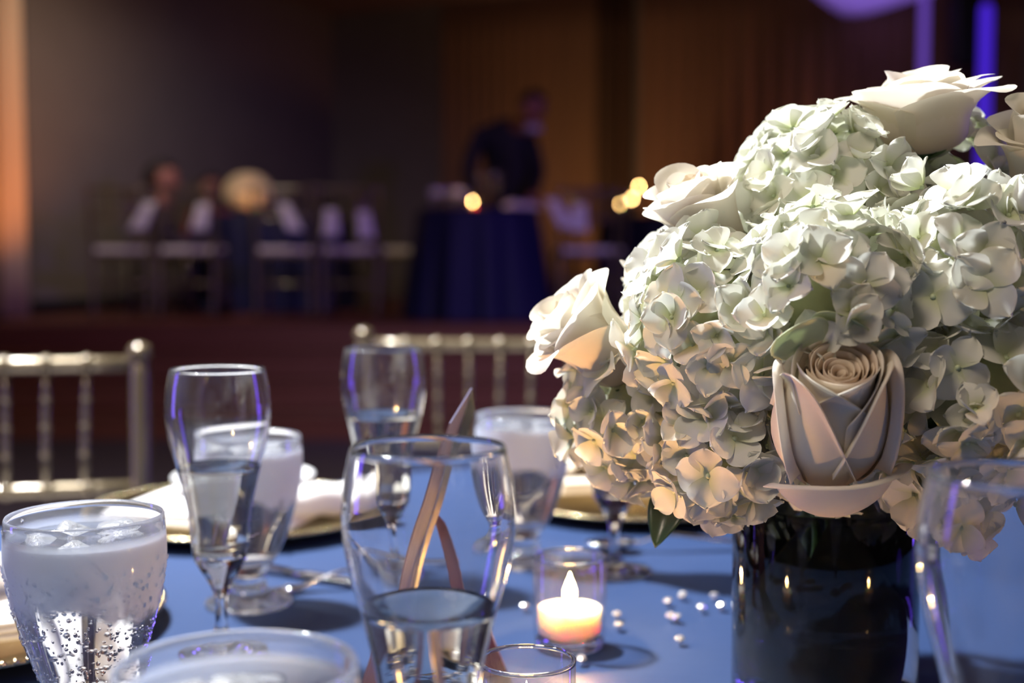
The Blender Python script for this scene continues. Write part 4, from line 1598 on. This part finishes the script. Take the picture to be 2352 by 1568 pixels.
# ------------------------------------------------------------------ people on the stage
def head(parent, c, r, face_dir, skin, hair, long_hair=False, tilt=0.0):
    """Head with nose, brow, ears and hair, turned to face_dir (radians about z; 0 faces -y)."""
    h = bpy.data.objects.new('head', None)
    bm = bmesh.new()
    bmesh.ops.create_uvsphere(bm, u_segments=28, v_segments=20, radius=1)
    for vv in bm.verts:
        x, y, z = vv.co
        vv.co.z = z * 1.28
        if z < -0.2:
            k = (-0.2 - z)
            vv.co.x *= 1 - 0.35 * k
            vv.co.y = y * (1 - 0.2 * k) - 0.12 * k
        vv.co.y *= 1.12
        if y < -0.7 and abs(x) < 0.25:
            if -0.28 < z < 0.12:                                # nose
                vv.co.y -= 0.26 * (1 - abs(x) / 0.25) * (1 - abs(z + 0.18) / 0.32)
            if 0.10 < z < 0.3:
                vv.co.y += 0.05
        if y < -0.55 and 0.15 < abs(x) < 0.55 and -0.02 < z < 0.25:   # eye sockets
            vv.co.y += 0.09
        if y < -0.6 and abs(x) < 0.35 and -0.62 < z < -0.48:     # mouth
            vv.co.y += 0.05
        if abs(x) > 0.9 and -0.3 < z < 0.25 and abs(y) < 0.3:
            vv.co.x *= 1.16                                      # ears
    bmesh.ops.scale(bm, vec=(r * 0.82, r * 0.86, r * 0.92), verts=bm.verts)
    me = bpy.data.meshes.new('head')
    bm.to_mesh(me)
    bm.free()
    me.polygons.foreach_set('use_smooth', [True] * len(me.polygons))
    me.materials.append(skin)
    o = link(bpy.data.objects.new('head', me), parent)
    o.location = c
    o.rotation_euler = (tilt, 0, face_dir)
    for sx in (-1, 1):
        ev, ef = lathe_data([(0, -0.011), (0.008, -0.008), (0.011, 0), (0.008, 0.008), (0, 0.011)], 10)
        e = mk('eye', ev, ef, HAIR, o)
        e.location = (sx * r * 0.29, -r * 0.80, r * 0.13)
    bm = bmesh.new()
    bmesh.ops.create_uvsphere(bm, u_segments=24, v_segments=18, radius=1)
    bmesh.ops.delete(bm, geom=[vv for vv in bm.verts if (vv.co.z < (-1.1 if long_hair else 0.0) or (vv.co.y < -0.25 and vv.co.z < 0.55))], context='VERTS')
    for vv in bm.verts:
        vv.co.z *= 1.28
        if long_hair and vv.co.z < -0.1:
            vv.co.z *= 1.9
            vv.co.y = vv.co.y * 0.9 + 0.15
    bmesh.ops.scale(bm, vec=(r * 0.92, r * 1.02, r * 0.98) if not long_hair else (r * 1.2, r * 1.35, r * 1.12), verts=bm.verts)
    if long_hair:
        bmesh.ops.translate(bm, vec=(0, r * 0.28, 0), verts=bm.verts)
    me = bpy.data.meshes.new('hair')
    bm.to_mesh(me)
    bm.free()
    me.polygons.foreach_set('use_smooth', [True] * len(me.polygons))
    me.materials.append(hair)
    hh = link(bpy.data.objects.new('hair', me), o)
    m = hh.modifiers.new('thick', 'SOLIDIFY')
    m.thickness = r * 0.08
    return o


def hand(parent, wrist, direction, skin, s=1.0, up=(0, 0, 1)):
    """Palm, four fingers of different lengths and a thumb, one grown surface."""
    d = Vector(direction).normalized()
    u = Vector(up)
    side = d.cross(u).normalized()
    u = side.cross(d)
    J = [(Vector(wrist), 0.022 * s), (Vector(wrist) + d * 0.05 * s, (0.036 * s, 0.016 * s))]
    E = [(0, 1)]
    for k, ln in enumerate((0.068, 0.078, 0.072, 0.056)):
        b = Vector(wrist) + d * 0.085 * s + side * (k - 1.5) * 0.021 * s
        J.append((b, 0.0105 * s))
        J.append((b + d * ln * 0.55 * s - u * 0.006 * s, 0.0095 * s))
        J.append((b + d * ln * 0.9 * s - u * 0.028 * s, 0.008 * s))
        i = len(J)
        E += [(1, i - 3), (i - 3, i - 2), (i - 2, i - 1)]
    b = Vector(wrist) + d * 0.03 * s - side * 0.030 * s
    J += [(b, 0.013 * s), (b + d * 0.035 * s - side * 0.022 * s - u * 0.01 * s, 0.011 * s), (b + d * 0.06 * s - side * 0.024 * s - u * 0.018 * s, 0.009 * s)]
    i = len(J)
    E += [(0, i - 3), (i - 3, i - 2), (i - 2, i - 1)]
    return skin_body('hand', J, E, skin, parent, 1)


def person(base, label, J, E, mat, head_c, face, skin, hair, long_hair=False, hands=(), tilt=0.0, group=None, collar=None):
    t = thing('person', base, label, 'person', group)
    skin_body('clothed_body', J, E, mat, t, 2)
    neck = Vector(head_c) + Vector((0, 0.02, -0.15))
    tube('neck', [Vector(head_c) + Vector((0, 0.015, -0.05)), neck, J[3][0] + Vector((0, 0, -0.03))], [0.052, 0.052, 0.06], skin, t, 12)
    head(t, head_c, 0.105, face, skin, hair, long_hair, tilt)
    for w, d in hands:
        hand(t, w, d, skin)
    if collar:
        lathe_v, lathe_f = lathe_data([(0.058, 0), (0.066, 0.0), (0.062, 0.05), (0.056, 0.05), (0.058, 0)], 20)
        o = mk('shirt_collar', lathe_v, lathe_f, collar, t)
        o.location = neck + Vector((0, 0, -0.03))
    return t


def seated(px, y, zhead, rz, turn, label, mat, hair, long_hair):
    b = T(px, y, STZ)
    hz = zhead - STZ
    dzz = hz - 1.18
    V = lambda x, yy, z: Vector((x, yy, z + (dzz if z > 0.5 else 0)))
    J = [(V(0, 0, 0.52), (0.15, 0.12)), (V(0, 0, 0.70), (0.13, 0.10)), (V(0, -0.01, 0.86), (0.15, 0.11)), (V(0, -0.01, 0.99), (0.085, 0.075)),
         (V(-0.16, -0.01, 0.95), 0.058), (V(-0.21, -0.03, 0.74), 0.045), (V(-0.12, -0.24, 0.70), 0.034),
         (V(0.16, -0.01, 0.95), 0.058), (V(0.21, -0.03, 0.74), 0.045), (V(0.12, -0.24, 0.70), 0.034),
         (Vector((-0.10, -0.05, 0.52)), 0.085), (Vector((-0.10, -0.42, 0.50)), 0.065), (Vector((-0.10, -0.42, 0.08)), 0.045),
         (Vector((0.10, -0.05, 0.52)), 0.085), (Vector((0.10, -0.42, 0.50)), 0.065), (Vector((0.10, -0.42, 0.08)), 0.045),
         (Vector((-0.10, -0.52, 0.04)), 0.035), (Vector((0.10, -0.52, 0.04)), 0.035)]
    E = [(0, 1), (1, 2), (2, 3), (2, 4), (4, 5), (5, 6), (2, 7), (7, 8), (8, 9), (0, 10), (10, 11), (11, 12), (0, 13), (13, 14), (14, 15), (12, 16), (15, 17)]
    p = person(b, label, J, E, mat, (0, -0.02, hz), turn, SKIN, hair, long_hair, [(J[6][0] + Vector((0.01, -0.03, 0.03)), (0.5, -0.8, 0.0)), (J[9][0] + Vector((-0.01, -0.03, 0.03)), (-0.5, -0.8, 0.0))])
    # the chair this person sits on
    p.rotation_euler = (0, 0, rz)
    dup(chair0, (b.x, b.y, STZ), rz, 'gold stage chair under the seated ' + ('dark haired woman' if long_hair else 'person in red'), 'gold chairs on the stage')
    return p


seated(378, 9.62, 1.58, R(98), R(-25), 'seated woman with long dark hair in profile at the large stage table', DARKTOP, HAIR, True)
seated(488, 11.35, 1.60, R(25), R(0), 'seated person in a red top beside the far candle-tinted bouquet', REDTOP, HAIR, False)
# the standing man, bent over the table
b = T(1175, 9.95, STZ)
V = Vector
J = [(V((0.03, 0, 0.92)), (0.165, 0.13)), (V((0.0, -0.04, 1.08)), (0.16, 0.125)), (V((-0.06, -0.12, 1.30)), (0.19, 0.13)), (V((0.0, -0.18, 1.41)), (0.085, 0.08)),
     (V((-0.24, -0.12, 1.33)), 0.07), (V((-0.33, -0.20, 1.04)), 0.055), (V((-0.27, -0.42, 0.88)), 0.04),
     (V((0.13, -0.16, 1.32)), 0.07), (V((0.20, -0.26, 1.05)), 0.055), (V((0.16, -0.46, 0.88)), 0.04),
     (V((-0.08, 0.0, 0.86)), 0.105), (V((-0.09, -0.03, 0.48)), 0.075), (V((-0.09, 0.02, 0.09)), 0.055), (V((-0.10, -0.13, 0.04)), 0.042),
     (V((0.12, 0.0, 0.86)), 0.105), (V((0.12, -0.03, 0.48)), 0.075), (V((0.12, 0.02, 0.09)), 0.055), (V((0.13, -0.13, 0.04)), 0.042)]
E = [(0, 1), (1, 2), (2, 3), (2, 4), (4, 5), (5, 6), (2, 7), (7, 8), (8, 9), (0, 10), (10, 11), (11, 12), (12, 13), (0, 14), (14, 15), (15, 16), (16, 17)]
person(b, 'standing person in a dark suit bending over the navy stage table', J, E, SUIT, (0.155, -0.30, 1.515), R(52), SKIN, HAIR, False,
       [(J[6][0] + V((0.01, -0.03, -0.01)), (0.2, -0.9, -0.3)), (J[9][0] + V((0, -0.03, -0.01)), (-0.2, -0.9, -0.3))], tilt=0.35, collar=SHIRT)
